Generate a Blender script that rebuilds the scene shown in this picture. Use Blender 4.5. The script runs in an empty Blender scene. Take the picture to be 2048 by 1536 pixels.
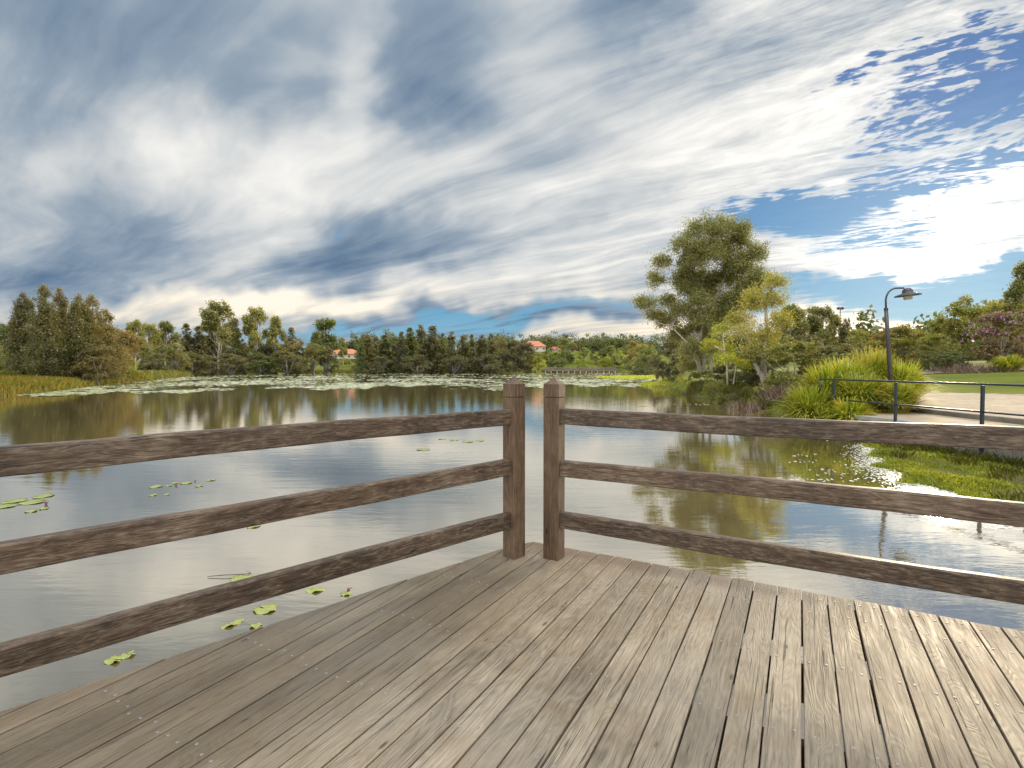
import bpy, math, random
import numpy as np
from mathutils import Vector, Matrix
R=math.radians
rng=np.random.RandomState(7)
C=bpy.context.scene.collection
scn=bpy.context.scene

# ---------------------------------------------------------------- camera
F=1050.0; HOR=736.0; PITCH=math.atan((768-HOR)/F); CZ=2.1; DZ=0.70
cam=bpy.data.cameras.new('camera'); camo=bpy.data.objects.new('camera',cam); C.objects.link(camo)
camo.location=(0,0,CZ); camo.rotation_euler=(math.pi/2-PITCH,0,0)
cam.sensor_width=36; cam.lens=36*F/2048; cam.clip_end=5000; cam.clip_start=0.05
scn.camera=camo
scn.view_settings.view_transform='Standard'; scn.view_settings.look='None'
scn.view_settings.gamma=1; scn.view_settings.exposure=0.0
scn.cycles.max_bounces=4; scn.cycles.diffuse_bounces=2; scn.cycles.glossy_bounces=3; scn.cycles.transmission_bounces=2; scn.cycles.transparent_max_bounces=4
scn.cycles.sample_clamp_indirect=4.0

SUN_AZ=R(39.5); SUN_EL=R(10.5)
# ---------------------------------------------------------------- node helper
class NT:
    def __init__(s,tree):
        s.t=tree; s.n=tree.nodes; s.l=tree.links
    def put(s,inp,v):
        if v is None: return
        if isinstance(v,bpy.types.NodeSocket): s.l.new(v,inp)
        else:
            if inp.type=='RGBA' and len(v)==3: v=(*v,1)
            inp.default_value=v
    def node(s,typ,props=None,**inp):
        nd=s.n.new(typ)
        for k,v in (props or {}).items(): setattr(nd,k,v)
        for k,v in inp.items():
            k=k.replace('_',' ')
            s.put(nd.inputs[int(k[1:])] if k[0]=='i' and k[1:].isdigit() else nd.inputs[k],v)
        return nd
    def m(s,op,a,b=None,c=None,clamp=False):
        nd=s.n.new('ShaderNodeMath'); nd.operation=op; nd.use_clamp=clamp
        s.put(nd.inputs[0],a); s.put(nd.inputs[1],b); s.put(nd.inputs[2],c)
        return nd.outputs[0]
    def mix(s,f,a,b,typ='MIX'):
        nd=s.n.new('ShaderNodeMix'); nd.data_type='RGBA'; nd.blend_type=typ
        s.put(nd.inputs[0],f); s.put(nd.inputs[6],a); s.put(nd.inputs[7],b)
        return nd.outputs[2]
    def noise(s,vec,scale,detail=4,rough=.55,dist=0,col=False):
        nd=s.n.new('ShaderNodeTexNoise')
        if vec is not None: s.l.new(vec,nd.inputs['Vector'])
        nd.inputs['Scale'].default_value=scale; nd.inputs['Detail'].default_value=detail
        nd.inputs['Roughness'].default_value=rough; nd.inputs['Distortion'].default_value=dist
        return nd.outputs['Color' if col else 'Fac']
    def mapr(s,v,a,b,c=0,d=1,smooth=False):
        nd=s.n.new('ShaderNodeMapRange')
        if smooth: nd.interpolation_type='SMOOTHSTEP'
        s.put(nd.inputs[0],v)
        for i,x in enumerate((a,b,c,d)): nd.inputs[i+1].default_value=x
        return nd.outputs[0]
    def ramp(s,f,stops):
        nd=s.n.new('ShaderNodeValToRGB'); el=nd.color_ramp.elements
        while len(el)<len(stops): el.new(.5)
        for e,(p,c) in zip(el,stops): e.position=p; e.color=(*c,1) if len(c)==3 else c
        s.put(nd.inputs[0],f); return nd.outputs[0]
    def scale(s,vec,sc,loc=(0,0,0),rot=(0,0,0)):
        nd=s.n.new('ShaderNodeMapping'); s.l.new(vec,nd.inputs[0])
        nd.inputs['Location'].default_value=loc; nd.inputs['Rotation'].default_value=rot; nd.inputs['Scale'].default_value=sc
        return nd.outputs[0]
def lin(r,g,b):
    return tuple(((c/255)/12.92 if c/255<=.04045 else ((c/255+.055)/1.055)**2.4) for c in (r,g,b))

# ---------------------------------------------------------------- world
W=bpy.data.worlds.new('World'); scn.world=W; W.use_nodes=True
def build_world():
    t=NT(W.node_tree); t.n.clear()
    tc=t.node('ShaderNodeTexCoord'); d=t.node('ShaderNodeVectorMath',{'operation':'NORMALIZE'},i0=tc.outputs['Generated']).outputs[0]
    sp=t.node('ShaderNodeSeparateXYZ',i0=d); x,y,z=sp.outputs
    # plane at cloud height
    zz=t.m('ADD',t.m('MAXIMUM',z,0.0),.10)
    q=t.node('ShaderNodeCombineXYZ',X=t.m('DIVIDE',x,zz),Y=t.m('DIVIDE',y,zz),Z=0.0).outputs[0]
    th=R(-52)     # direction the cloud streets converge to
    s_=t.m('ADD',t.m('MULTIPLY',x,math.sin(th)),t.m('MULTIPLY',y,math.cos(th)))
    c_=t.m('ADD',t.m('MULTIPLY',x,math.cos(th)),t.m('MULTIPLY',y,-math.sin(th)))
    st=t.node('ShaderNodeCombineXYZ',X=t.m('DIVIDE',s_,zz),Y=t.m('DIVIDE',c_,zz),Z=0.0).outputs[0]
    wn=t.noise(t.scale(st,(.5,.8,1)),1.0,3,.5,col=True)
    wv=t.node('ShaderNodeVectorMath',{'operation':'SUBTRACT'},i0=wn,i1=(.5,.5,.5)).outputs[0]
    stw=t.node('ShaderNodeVectorMath',{'operation':'ADD'},i0=st,i1=t.node('ShaderNodeVectorMath',{'operation':'SCALE'},i0=wv,Scale=.9).outputs[0]).outputs[0]
    n1=t.noise(t.scale(stw,(.30,1.5,1)),1.0,5,.55)
    n2=t.noise(t.scale(stw,(.8,5.0,1),loc=(3,7,0)),1.0,6,.6)
    n3=t.noise(t.scale(stw,(5.0,11.0,1),loc=(1,2,0)),1.0,5,.65)
    n5=t.noise(t.scale(stw,(13.0,30.0,1),loc=(4,8,0)),1.0,3,.6)
    n4=t.noise(t.scale(stw,(1.1,1.7,1),loc=(9,4,0)),1.0,4,.6)
    # gnomonic directions round north, for the large cloud masses
    ym=t.m('MAXIMUM',y,.04)
    g0=t.node('ShaderNodeCombineXYZ',X=t.m('DIVIDE',x,ym),Y=t.m('DIVIDE',z,ym),Z=0.0).outputs[0]
    gw=t.node('ShaderNodeVectorMath',{'operation':'SUBTRACT'},i0=t.noise(g0,3.2,4,.6,col=True),i1=(.5,.5,.5)).outputs[0]
    g=t.node('ShaderNodeVectorMath',{'operation':'ADD'},i0=g0,i1=t.node('ShaderNodeVectorMath',{'operation':'SCALE'},i0=gw,Scale=.24).outputs[0]).outputs[0]
    g=t.node('ShaderNodeVectorMath',{'operation':'MULTIPLY'},i0=g,i1=(1,1,0)).outputs[0]
    def lobes(L):
        acc=None
        for (px,py,rx,ry,rot,amp) in L:
            mp=t.n.new('ShaderNodeMapping'); mp.vector_type='TEXTURE'; t.l.new(g,mp.inputs[0])
            mp.inputs['Location'].default_value=((px-1024)/F,(HOR-py)/F,0); mp.inputs['Rotation'].default_value=(0,0,R(rot))
            mp.inputs['Scale'].default_value=(rx/F,ry/F,1)
            gr=t.n.new('ShaderNodeTexGradient'); gr.gradient_type='SPHERICAL'; t.l.new(mp.outputs[0],gr.inputs[0])
            f=t.m('SMOOTHSTEP' if False else 'MULTIPLY',t.mapr(gr.outputs['Fac'],0,.9,0,1,True),amp)
            acc=f if acc is None else t.m('ADD',acc,f)
        return acc
    B=lobes([(260,60,420,230,-25,-.31),(560,10,300,140,-10,-.20),(850,110,230,280,-32,-.31),(1010,270,400,120,-14,-.20),
             (40,220,300,170,0,-.14),(90,490,460,160,12,-.21),(740,500,330,90,10,-.30),(1270,10,280,150,25,-.34),
             (560,250,240,60,35,-.14),(1180,430,330,42,14,-.16),(1380,340,320,44,19,-.16),(1500,150,360,50,24,-.18),
             (780,655,640,60,4,-.24),(1130,610,440,44,7,-.24),(300,560,400,70,-5,-.14),
             (450,330,330,150,12,.28),(720,370,460,140,16,.22),(715,150,80,210,-14,.24),
             (520,600,560,44,2,.36),(1250,420,480,140,14,.22),(1150,250,380,140,22,.16),(1600,170,660,190,22,.22),(1900,450,460,150,8,.26),(1700,510,460,70,8,.18),(1180,650,380,40,5,.30),(1750,655,360,60,4,.36),(950,560,500,50,10,.14)])
    HL=lobes([(1690,400,330,66,9,.95),(1540,445,230,56,6,.7),(1740,470,290,50,9,.6),(1830,570,620,70,6,1.0),(2050,545,280,80,6,.5),
              (1715,132,130,55,18,.62),(1890,112,170,70,22,.66),(1880,235,330,120,20,.62),(2000,330,200,80,20,.55),(2030,150,150,110,20,.5),(1980,190,240,90,20,.5),
              (720,668,700,50,3,.60),(1050,612,430,40,8,.50),(740,500,260,70,10,.30),(880,130,200,180,-30,.10)])
    B=t.m('ADD',B,t.mapr(t.m('DIVIDE',x,ym),-.3,.6,.61,.60))
    B=t.m('ADD',B,t.m('MULTIPLY',t.m('SUBTRACT',n1,.5),.95))
    B=t.m('ADD',B,t.m('MULTIPLY',t.m('SUBTRACT',n2,.5),t.mapr(t.m('DIVIDE',x,ym),-.5,.6,.42,.85)))
    B=t.m('ADD',B,t.m('MULTIPLY',t.m('SUBTRACT',n4,.5),.42))
    xr=t.mapr(t.m('DIVIDE',x,ym),.15,.9,.05,1.0)
    B=t.m('ADD',B,t.m('MULTIPLY',t.m('MULTIPLY',t.m('ADD',t.m('SUBTRACT',n3,.48),t.m('MULTIPLY',t.m('SUBTRACT',n5,.5),.6)),1.15),xr))
    B=t.m('MAXIMUM',t.m('MINIMUM',B,1.0),0.0)
    k=10.0   # Background strength is 0.1
    def K(r,g_,b,m=1.0): return tuple(c*k*m for c in lin(r,g_,b))
    cloud=t.ramp(B,[(0.0,lin(78,104,136)),(.20,lin(106,130,156)),(.42,lin(150,166,182)),(.68,lin(208,212,214)),(.96,lin(255,252,246))])
    # warm towards the horizon where bright
    low=t.mapr(z,0.0,.22,1,0,True)
    warm=t.mix(t.m('MULTIPLY',low,t.mapr(B,.45,.85,0,.85)),(1,1,1),(1.14,.98,.74),'MIX')
    cloud=t.mix(1.0,cloud,warm,'MULTIPLY')
    # glow of the veiled sun
    sd=(math.sin(SUN_AZ)*math.cos(SUN_EL),math.cos(SUN_AZ)*math.cos(SUN_EL),math.sin(SUN_EL))
    dp=t.node('ShaderNodeVectorMath',{'operation':'DOT_PRODUCT'},i0=d,i1=sd).outputs['Value']
    glow=t.m('POWER',t.m('MAXIMUM',dp,0.0),60.0)
    cloud=t.node('ShaderNodeVectorMath',{'operation':'SCALE'},i0=cloud,Scale=t.m('ADD',k,t.m('MULTIPLY',glow,k*.5))).outputs[0]
    sky=t.node('ShaderNodeTexSky',{'sky_type':'NISHITA','sun_disc':False,'sun_elevation':SUN_EL,'sun_rotation':SUN_AZ,'altitude':100,'air_density':1.0,'dust_density':.6,'ozone_density':2.5}).outputs[0]
    sky=t.mix(1.0,sky,(.52,.74,1.0),'MULTIPLY')
    blue=t.mix(.68,sky,t.ramp(t.mapr(z,0,.5),[(0,tuple(c for c in lin(150,196,216))),(.3,lin(88,160,205)),(.75,lin(40,108,176)),(1,lin(36,92,160))]),'MIX')
    blue=t.mix(.9,t.node('ShaderNodeVectorMath',{'operation':'SCALE'},i0=sky,Scale=1.0).outputs[0],
        t.node('ShaderNodeVectorMath',{'operation':'SCALE'},i0=t.ramp(t.mapr(z,0,.5),[(0,lin(156,200,218)),(.3,lin(88,160,204)),(.75,lin(44,112,178)),(1,lin(42,100,166))]),Scale=k).outputs[0])
    hn=t.m('ADD',HL,t.m('MULTIPLY',t.m('SUBTRACT',n2,.52),1.5))
    hi=t.mapr(z,.12,.3,0,1)
    hn=t.m('ADD',hn,t.m('MULTIPLY',t.m('MULTIPLY',t.m('SUBTRACT',n5,.5),4.2),t.m('MULTIPLY',xr,t.m('MULTIPLY',hi,t.mapr(HL,.1,.5,.1,1)))))
    B=B
    hn=t.m('ADD',hn,t.m('MULTIPLY',t.m('MULTIPLY',t.m('SUBTRACT',n3,.5),2.4),t.m('MULTIPLY',xr,t.mapr(HL,.1,.5,.1,1))))
    hole=t.mapr(hn,.20,.74,0,.96,True)
    hole=t.m('MULTIPLY',hole,t.mapr(HL,.08,.3,0,1))
    col=t.mix(hole,cloud,blue)
    aur=t.m('POWER',t.m('MAXIMUM',dp,0.0),26.0)
    col=t.node('ShaderNodeVectorMath',{'operation':'ADD'},i0=col,i1=t.node('ShaderNodeVectorMath',{'operation':'SCALE'},i0=t.node('ShaderNodeCombineXYZ',X=1.0,Y=.84,Z=.60).outputs[0],Scale=t.m('MULTIPLY',aur,k*.15)).outputs[0]).outputs[0]
    # unseen sky overhead and behind, brightened as added fill light
    up=t.mapr(z,.58,.80,1.0,2.9,True); bk=t.mapr(y,.12,-.45,1.0,2.7,True)
    col=t.node('ShaderNodeVectorMath',{'operation':'SCALE'},i0=col,Scale=t.m('MULTIPLY',up,bk)).outputs[0]
    bg=t.node('ShaderNodeBackground',Color=col,Strength=0.1)
    out=t.node('ShaderNodeOutputWorld',Surface=bg.outputs[0])
build_world()
W.cycles.sampling_method='MANUAL'; W.cycles.sample_map_resolution=1024

sl=bpy.data.lights.new('sun','SUN'); sl.energy=3.4; sl.angle=R(3.2); sl.color=(1.0,.83,.58)
so=bpy.data.objects.new('sun',sl); C.objects.link(so)
sdir=Vector((math.sin(SUN_AZ)*math.cos(SUN_EL),math.cos(SUN_AZ)*math.cos(SUN_EL),math.sin(SUN_EL)))
so.rotation_euler=sdir.to_track_quat('Z','Y').to_euler(); so.location=(30,40,30)

# ---------------------------------------------------------------- geometry helpers
def ray(px,py):
    u=(px-1024)/F; v=(768-py)/F
    return np.array([u,math.cos(PITCH)+v*math.sin(PITCH),-math.sin(PITCH)+v*math.cos(PITCH)])
def G(px,py,z=0.0):
    d=ray(px,py); return np.array([0,0,CZ])+d*((z-CZ)/d[2])
def AT(px,py,Y):
    d=ray(px,py); return np.array([0,0,CZ])+d*(Y/d[1])
def tag(o,label=None,cat=None,group=None,kind=None):
    if label: o['label']=label
    if cat: o['category']=cat
    if group: o['group']=group
    if kind: o['kind']=kind
    return o
def empty(name,loc=(0,0,0),rz=0):
    o=bpy.data.objects.new(name,None); C.objects.link(o); o.location=loc; o.rotation_euler=(0,0,rz); o.empty_display_size=.2; return o
def mesh_np(name,V,faces_flat,nper,mat=None,parent=None,smooth=False,matidx=None,mats=None):
    """V (n,3); faces_flat (m,nper) same-size polygons"""
    me=bpy.data.meshes.new(name); V=np.asarray(V,dtype=np.float32); Fc=np.asarray(faces_flat,dtype=np.int32)
    me.vertices.add(len(V)); me.vertices.foreach_set('co',V.ravel())
    m=len(Fc); me.loops.add(m*nper); me.loops.foreach_set('vertex_index',Fc.ravel())
    me.polygons.add(m); me.polygons.foreach_set('loop_start',np.arange(0,m*nper,nper,dtype=np.int32))
    if smooth: me.polygons.foreach_set('use_smooth',np.ones(m,dtype=bool))
    if mat: me.materials.append(mat)
    me.update(calc_edges=True); me.validate()
    o=bpy.data.objects.new(name,me); C.objects.link(o)
    if parent: o.parent=parent
    return o
class MB:
    def __init__(s): s.v=[]; s.f=[]; s.mi=[]
    def add(s,V,Fs,mi=0):
        b=len(s.v); s.v+= [tuple(map(float,p)) for p in V]; s.f+=[tuple(b+i for i in f) for f in Fs]; s.mi+=[mi]*len(Fs)
    def box(s,x0,x1,y0,y1,z0,z1):
        s.add([(x0,y0,z0),(x1,y0,z0),(x1,y1,z0),(x0,y1,z0),(x0,y0,z1),(x1,y0,z1),(x1,y1,z1),(x0,y1,z1)],
              [(0,3,2,1),(4,5,6,7),(0,1,5,4),(1,2,6,5),(2,3,7,6),(3,0,4,7)])
    def loft(s,rings,caps=True,closed=True):
        n=len(rings[0]); V=[p for r in rings for p in r]; Fs=[]
        for k in range(len(rings)-1):
            for i in range(n if closed else n-1):
                a=k*n+i; b=k*n+(i+1)%n; Fs.append((a,b,b+n,a+n))
        if caps: Fs.append(tuple(range(n-1,-1,-1))); Fs.append(tuple((len(rings)-1)*n+i for i in range(n)))
        s.add(V,Fs)
    def tube(s,pts,rads,n=8):
        pts=[Vector(p) for p in pts]; rings=[]; up=Vector((0,0,1)); prev=None
        for i,p in enumerate(pts):
            a=pts[max(i-1,0)]; b=pts[min(i+1,len(pts)-1)]; t=(b-a).normalized()
            x=prev if prev is not None else (Vector((1,0,0)) if abs(t.z)>.9 else up.cross(t).normalized())
            x=(x-t*x.dot(t)).normalized(); prev=x; yv=t.cross(x); r=rads[i] if hasattr(rads,'__len__') else rads
            rings.append([p+ (x*math.cos(2*math.pi*k/n)+yv*math.sin(2*math.pi*k/n))*r for k in range(n)])
        s.loft(rings)
    def lathe(s,prof,n=20,c=(0,0,0)):
        rings=[[(c[0]+r*math.cos(2*math.pi*k/n),c[1]+r*math.sin(2*math.pi*k/n),c[2]+z) for k in range(n)] for r,z in prof]
        s.loft(rings)
    def build(s,name,mat,parent=None,smooth=False,loc=None,rz=None):
        me=bpy.data.meshes.new(name); me.from_pydata(s.v,[],s.f); me.materials.append(mat); me.update()
        if smooth:
            me.polygons.foreach_set('use_smooth',[True]*len(me.polygons))
        o=bpy.data.objects.new(name,me); C.objects.link(o)
        if parent: o.parent=parent
        if loc is not None: o.location=loc
        if rz is not None: o.rotation_euler=(0,0,rz)
        return o

# ---------------------------------------------------------------- materials
def new_mat(name):
    m=bpy.data.materials.new(name); m.use_nodes=True; t=NT(m.node_tree); t.n.clear(); return m,t
def finish(t,sh,disp=None):
    t.node('ShaderNodeOutputMaterial',Surface=sh)
def principled(t,col,rough=.6,bump=None,metal=0,spec=.5,bs=.4,bd=.01):
    p=t.node('ShaderNodeBsdfPrincipled'); t.put(p.inputs['Base Color'],col); t.put(p.inputs['Roughness'],rough)
    p.inputs['Metallic'].default_value=metal; p.inputs['Specular IOR Level'].default_value=spec
    if bump is not None:
        b=t.node('ShaderNodeBump',Strength=bs,Distance=bd); t.l.new(bump,b.inputs['Height']); t.l.new(b.outputs[0],p.inputs['Normal'])
    return p.outputs[0]
def simple(name,col,rough=.6,scale=6,var=.25,metal=0,spec=.5,bump=.2):
    m,t=new_mat(name); tc=t.node('ShaderNodeTexCoord').outputs['Object']
    n=t.noise(tc,scale,5,.6); n2=t.noise(tc,scale*9,3,.6)
    c=t.mix(t.mapr(n,.3,.7),tuple(x*(1-var) for x in col),tuple(min(1,x*(1+var)) for x in col))
    c=t.mix(t.m('MULTIPLY',t.mapr(n2,.4,.7),.35),c,tuple(x*.7 for x in col))
    finish(t,principled(t,c,rough,n2,metal,spec,bump)); return m
def wood(name,dark,mid,light,stain,gs=1.0,axis=0,rough=.62,cr=1.0,rings=1.0,cross=0.0,dark_patch=None):
    """weathered timber, grain along local x (axis 0) or z (axis 2)"""
    m,t=new_mat(name); tc=t.node('ShaderNodeTexCoord').outputs['Object']
    oi=t.node('ShaderNodeObjectInfo').outputs['Random']
    off=t.node('ShaderNodeCombineXYZ',X=t.m('MULTIPLY',oi,37.0),Y=t.m('MULTIPLY',oi,11.3),Z=t.m('MULTIPLY',oi,23.7)).outputs[0]
    v=t.node('ShaderNodeVectorMath',{'operation':'ADD'},i0=tc,i1=off).outputs[0]
    def st(a,b): return t.scale(v,(a,b,b) if axis==0 else (b,b,a))
    fig=t.noise(st(1.1*gs,7*gs),1.0,2,.5,.6)
    ring=t.m('SINE',t.m('MULTIPLY',fig,130.0*rings))
    ring2=t.mapr(ring,-1,1)
    fine=t.noise(st(5*gs,110*gs),1.0,5,.7,.3)
    mid_n=t.noise(st(2.2*gs,26*gs),1.0,6,.65,.8)
    blot=t.noise(v,2.3,5,.6,.4); blot2=t.noise(v,7.0,5,.65,.6)
    crk=t.noise(st(1.3*gs,85*gs),1.0,2,.6,1.0)
    f=t.m('ADD',t.m('MULTIPLY',mid_n,.36),t.m('ADD',t.m('MULTIPLY',fine,.62),t.m('MULTIPLY',ring2,.075)))
    f=t.m('ADD',f,t.m('MULTIPLY',t.m('SUBTRACT',blot,.5),.45))
    c=t.ramp(t.mapr(f,.32,.86),[(0,dark),(.42,mid),(1,light)])
    c=t.mix(t.mapr(blot2,.50,.72,0,.55),c,stain)
    val=t.mapr(oi,0,1,.74,1.12)
    if dark_patch:
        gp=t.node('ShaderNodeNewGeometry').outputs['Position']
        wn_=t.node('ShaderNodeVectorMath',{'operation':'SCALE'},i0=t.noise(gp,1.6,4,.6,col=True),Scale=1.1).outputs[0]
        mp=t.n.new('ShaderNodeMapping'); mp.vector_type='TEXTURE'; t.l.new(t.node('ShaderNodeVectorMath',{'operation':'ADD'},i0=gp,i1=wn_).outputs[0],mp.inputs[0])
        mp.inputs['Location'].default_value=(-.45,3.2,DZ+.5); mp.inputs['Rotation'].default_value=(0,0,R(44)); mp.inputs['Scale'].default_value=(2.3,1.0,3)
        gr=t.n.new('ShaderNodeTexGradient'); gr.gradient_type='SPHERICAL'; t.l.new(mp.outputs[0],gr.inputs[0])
        c=t.mix(t.mapr(gr.outputs['Fac'],.05,.55,0,.62),c,dark_patch)  # blends a darker, noise-warped patch into the left part of the deck
        dd=t.node('ShaderNodeVectorMath',{'operation':'DOT_PRODUCT'},i0=gp,i1=(math.cos(R(60.6)),math.sin(R(60.6)),0)).outputs['Value']
        dd=t.m('ADD',dd,t.m('MULTIPLY',t.m('SUBTRACT',t.noise(gp,5,4,.6),.5),.55))
        c=t.mix(t.mapr(dd,EDGE0-.34,EDGE0-.10,0,.55),c,lin(112,84,58))
        c=t.mix(t.mapr(t.noise(gp,.9,3,.6),.45,.7,0,.35),c,lin(134,127,115))
    c=t.node('ShaderNodeVectorMath',{'operation':'SCALE'},i0=c,Scale=val).outputs[0]
    if cross>0:
        cn=t.noise(t.scale(v,(16,70,70)),1.0,5,.75)
        c=t.mix(t.mapr(cn,.50,.66,0,cross),c,light)
    vo=t.node('ShaderNodeTexVoronoi',Scale=1.0,Vector=t.scale(v,(2.6,9,9) if axis==0 else (9,9,2.6))).outputs['Distance']
    c=t.mix(t.mapr(vo,.085,.045,0,.8),c,tuple(x*.45 for x in dark))
    cm=t.mapr(crk,.365,.32,0,.85*cr)
    c=t.mix(cm,c,tuple(x*.22 for x in dark))
    h=t.m('SUBTRACT',t.m('ADD',t.m('MULTIPLY',fine,.5),t.m('MULTIPLY',ring2,.25)),t.m('MULTIPLY',cm,1.5))
    finish(t,principled(t,c,t.mapr(mid_n,.3,.7,rough-.1,rough+.15),h,0,.35,.55,.004)); return m
EDGE0=.3333*math.cos(R(60.6))+3.7632*math.sin(R(60.6))+.30
M={}
M['deck']=wood('deck_timber',lin(80,68,53),lin(133,118,98),lin(172,156,133),lin(118,94,64),1.0,0,.58,1.0,dark_patch=lin(88,74,55))
M['rail']=wood('rail_timber',lin(36,25,18),lin(88,68,51),lin(158,140,118),lin(52,37,27),1.7,0,.50,1.0,.6,.34)
M['post']=wood('post_timber',lin(48,34,24),lin(104,80,58),lin(140,118,93),lin(70,52,37),1.5,2,.60,1.0,.4)
M['joist']=wood('joist_timber',lin(40,32,24),lin(74,60,46),lin(100,86,70),lin(50,40,30),1.0,0,.8,.6)
M['screw']=simple('screw_steel',(.29,.28,.27),.45,300,.1,metal=.35)
M['screwhole']=simple('screw_recess',(.02,.02,.02),.6,100,.1)
M['black']=simple('black_paint',(.018,.022,.034),.32,9,.3,spec=.6,bump=.05)
M['lamppaint']=simple('lamp_paint',(.040,.030,.032),.4,9,.3,bump=.05)
M['glass']=simple('lamp_glass',(.45,.40,.25),.15,9,.2,bump=.02)
M['concrete']=simple('concrete',(.30,.28,.24),.85,2.2,.30,bump=.3)
M['wallconc']=simple('wall_concrete',(.15,.13,.10),.9,1.8,.45,bump=.5)
M['rock']=simple('pale_rock',(.34,.32,.38),.8,6,.2)
M['render']=simple('cream_render',(.55,.48,.36),.8,1,.1)
M['window']=simple('window_dark',(.03,.035,.04),.1,1,.1,bump=0)
M['white']=simple('white_paint',(.75,.74,.72),.5,3,.1)
M['brtimber']=simple('bridge_timber',(.18,.13,.11),.8,1.2,.35)
M['pile']=simple('pile_timber',(.36,.30,.22),.8,1.2,.25)
def roof_mat():
    m,t=new_mat('terracotta_tiles'); tc=t.node('ShaderNodeTexCoord').outputs['Object']
    w=t.node('ShaderNodeTexWave',{'bands_direction':'Z'},Scale=3.0,Distortion=.6,Detail=2.0); t.l.new(tc,w.inputs['Vector'])
    n=t.noise(tc,1.4,5,.7); c=t.ramp(n,[(.3,(.42,.13,.065)),(.7,(.62,.24,.13))])
    c=t.mix(t.m('MULTIPLY',w.outputs['Fac'],.35),c,(.25,.08,.05)); finish(t,principled(t,c,.8,w.outputs['Fac'],bs=.5,bd=.03)); return m
M['roof']=roof_mat()
LEAFGAIN=1.0
def leaf(name,c1,c2,c3,trans=.45,rough=.55,vs=.35):
    """foliage: random per leaf plus larger light and dark clumps of age"""
    m,t=new_mat(name); ge=t.node('ShaderNodeNewGeometry'); ri=ge.outputs['Random Per Island']
    tc=t.node('ShaderNodeTexCoord').outputs['Object']; oi=t.node('ShaderNodeObjectInfo').outputs['Random']
    n=t.noise(tc,vs*10,3,.6)
    g_=lambda c_:(c_[0]*1.38,c_[1]*1.25,c_[2]*1.15)
    c=t.mix(ri,g_(c1),g_(c2)); c=t.mix(t.mapr(n,.42,.66,0,.75),c,g_(c3))
    c=t.node('ShaderNodeVectorMath',{'operation':'SCALE'},i0=c,Scale=t.mapr(oi,0,1,.80,1.22)).outputs[0]
    d=t.node('ShaderNodeBsdfDiffuse',Color=c); tr=t.node('ShaderNodeBsdfTranslucent',Color=t.mix(1.0,c,(1.25,1.2,.6),'MULTIPLY'))
    mx=t.node('ShaderNodeMixShader',Fac=trans,i1=d.outputs[0],i2=tr.outputs[0])
    gl=t.node('ShaderNodeBsdfGlossy',Color=(1,1,1),Roughness=.42)
    fin=t.node('ShaderNodeMixShader',Fac=.045,i1=mx.outputs[0],i2=gl.outputs[0])
    finish(t,fin.outputs[0]); return m
M['gum']=leaf('gum_leaves',(.125,.155,.048),(.225,.24,.07),(.26,.23,.075),.5)
M['gum_yellow']=leaf('gum_yellow_leaves',(.15,.17,.035),(.26,.26,.05),(.32,.27,.055))
M['gum_bright']=leaf('bright_leaves',(.22,.30,.02),(.38,.42,.03),(.46,.42,.04))
M['gum_far']=leaf('far_gum_leaves',(.11,.135,.035),(.22,.22,.06),(.28,.25,.07))
M['cas']=leaf('casuarina_needles',(.075,.085,.030),(.135,.135,.042),(.155,.13,.042))
M['cas_rust']=leaf('rusty_needles',(.10,.095,.030),(.175,.15,.042),(.19,.15,.042))
M['dark']=leaf('dark_leaves',(.062,.072,.028),(.115,.115,.042),(.14,.115,.042))
M['darkgreen']=leaf('dark_green_leaves',(.055,.085,.022),(.11,.14,.032),(.15,.15,.035))
M['mid']=leaf('mid_leaves',(.10,.14,.035),(.19,.22,.045),(.23,.23,.05))
M['bright']=leaf('bright_far_leaves',(.20,.25,.02),(.32,.35,.035),(.36,.34,.04))
M['shrub']=leaf('shrub_leaves',(.10,.135,.025),(.20,.215,.035),(.23,.19,.05))
M['rust']=leaf('autumn_leaves',(.15,.13,.03),(.25,.20,.045),(.28,.18,.055))
M['purple']=leaf('purple_leaves',(.11,.11,.045),(.18,.13,.06),(.19,.12,.085))
M['flower']=leaf('purple_flowers',(.36,.13,.55),(.50,.20,.70),(.45,.16,.62))
M['twig']=leaf('dry_twigs',(.09,.065,.04),(.17,.125,.08),(.14,.09,.06),.1)
M['reed']=leaf('reed_blades',(.17,.17,.02),(.30,.22,.025),(.13,.19,.018),vs=.045)
M['reed_green']=leaf('green_reed_blades',(.06,.085,.012),(.15,.16,.02),(.17,.15,.02),vs=.06)
M['tuss']=leaf('tussock_blades',(.09,.16,.012),(.36,.39,.045),(.50,.41,.09),.5,vs=.10)
M['marsh']=leaf('marsh_grass',(.18,.25,.018),(.42,.42,.035),(.15,.20,.016),vs=.13)
def bark(name,a,b):
    m,t=new_mat(name); tc=t.node('ShaderNodeTexCoord').outputs['Object']
    n=t.noise(t.scale(tc,(9,9,2.0)),1.0,5,.65); finish(t,principled(t,t.mix(t.mapr(n,.35,.65),a,b),.85,n,bs=.4,bd=.02)); return m
M['bark_pale']=bark('pale_bark',(.30,.24,.18),(.60,.52,.42))
M['bark_dark']=bark('dark_bark',(.055,.042,.032),(.14,.11,.085))
M['bark_far']=bark('grey_bark',(.16,.14,.11),(.32,.29,.24))

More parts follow.
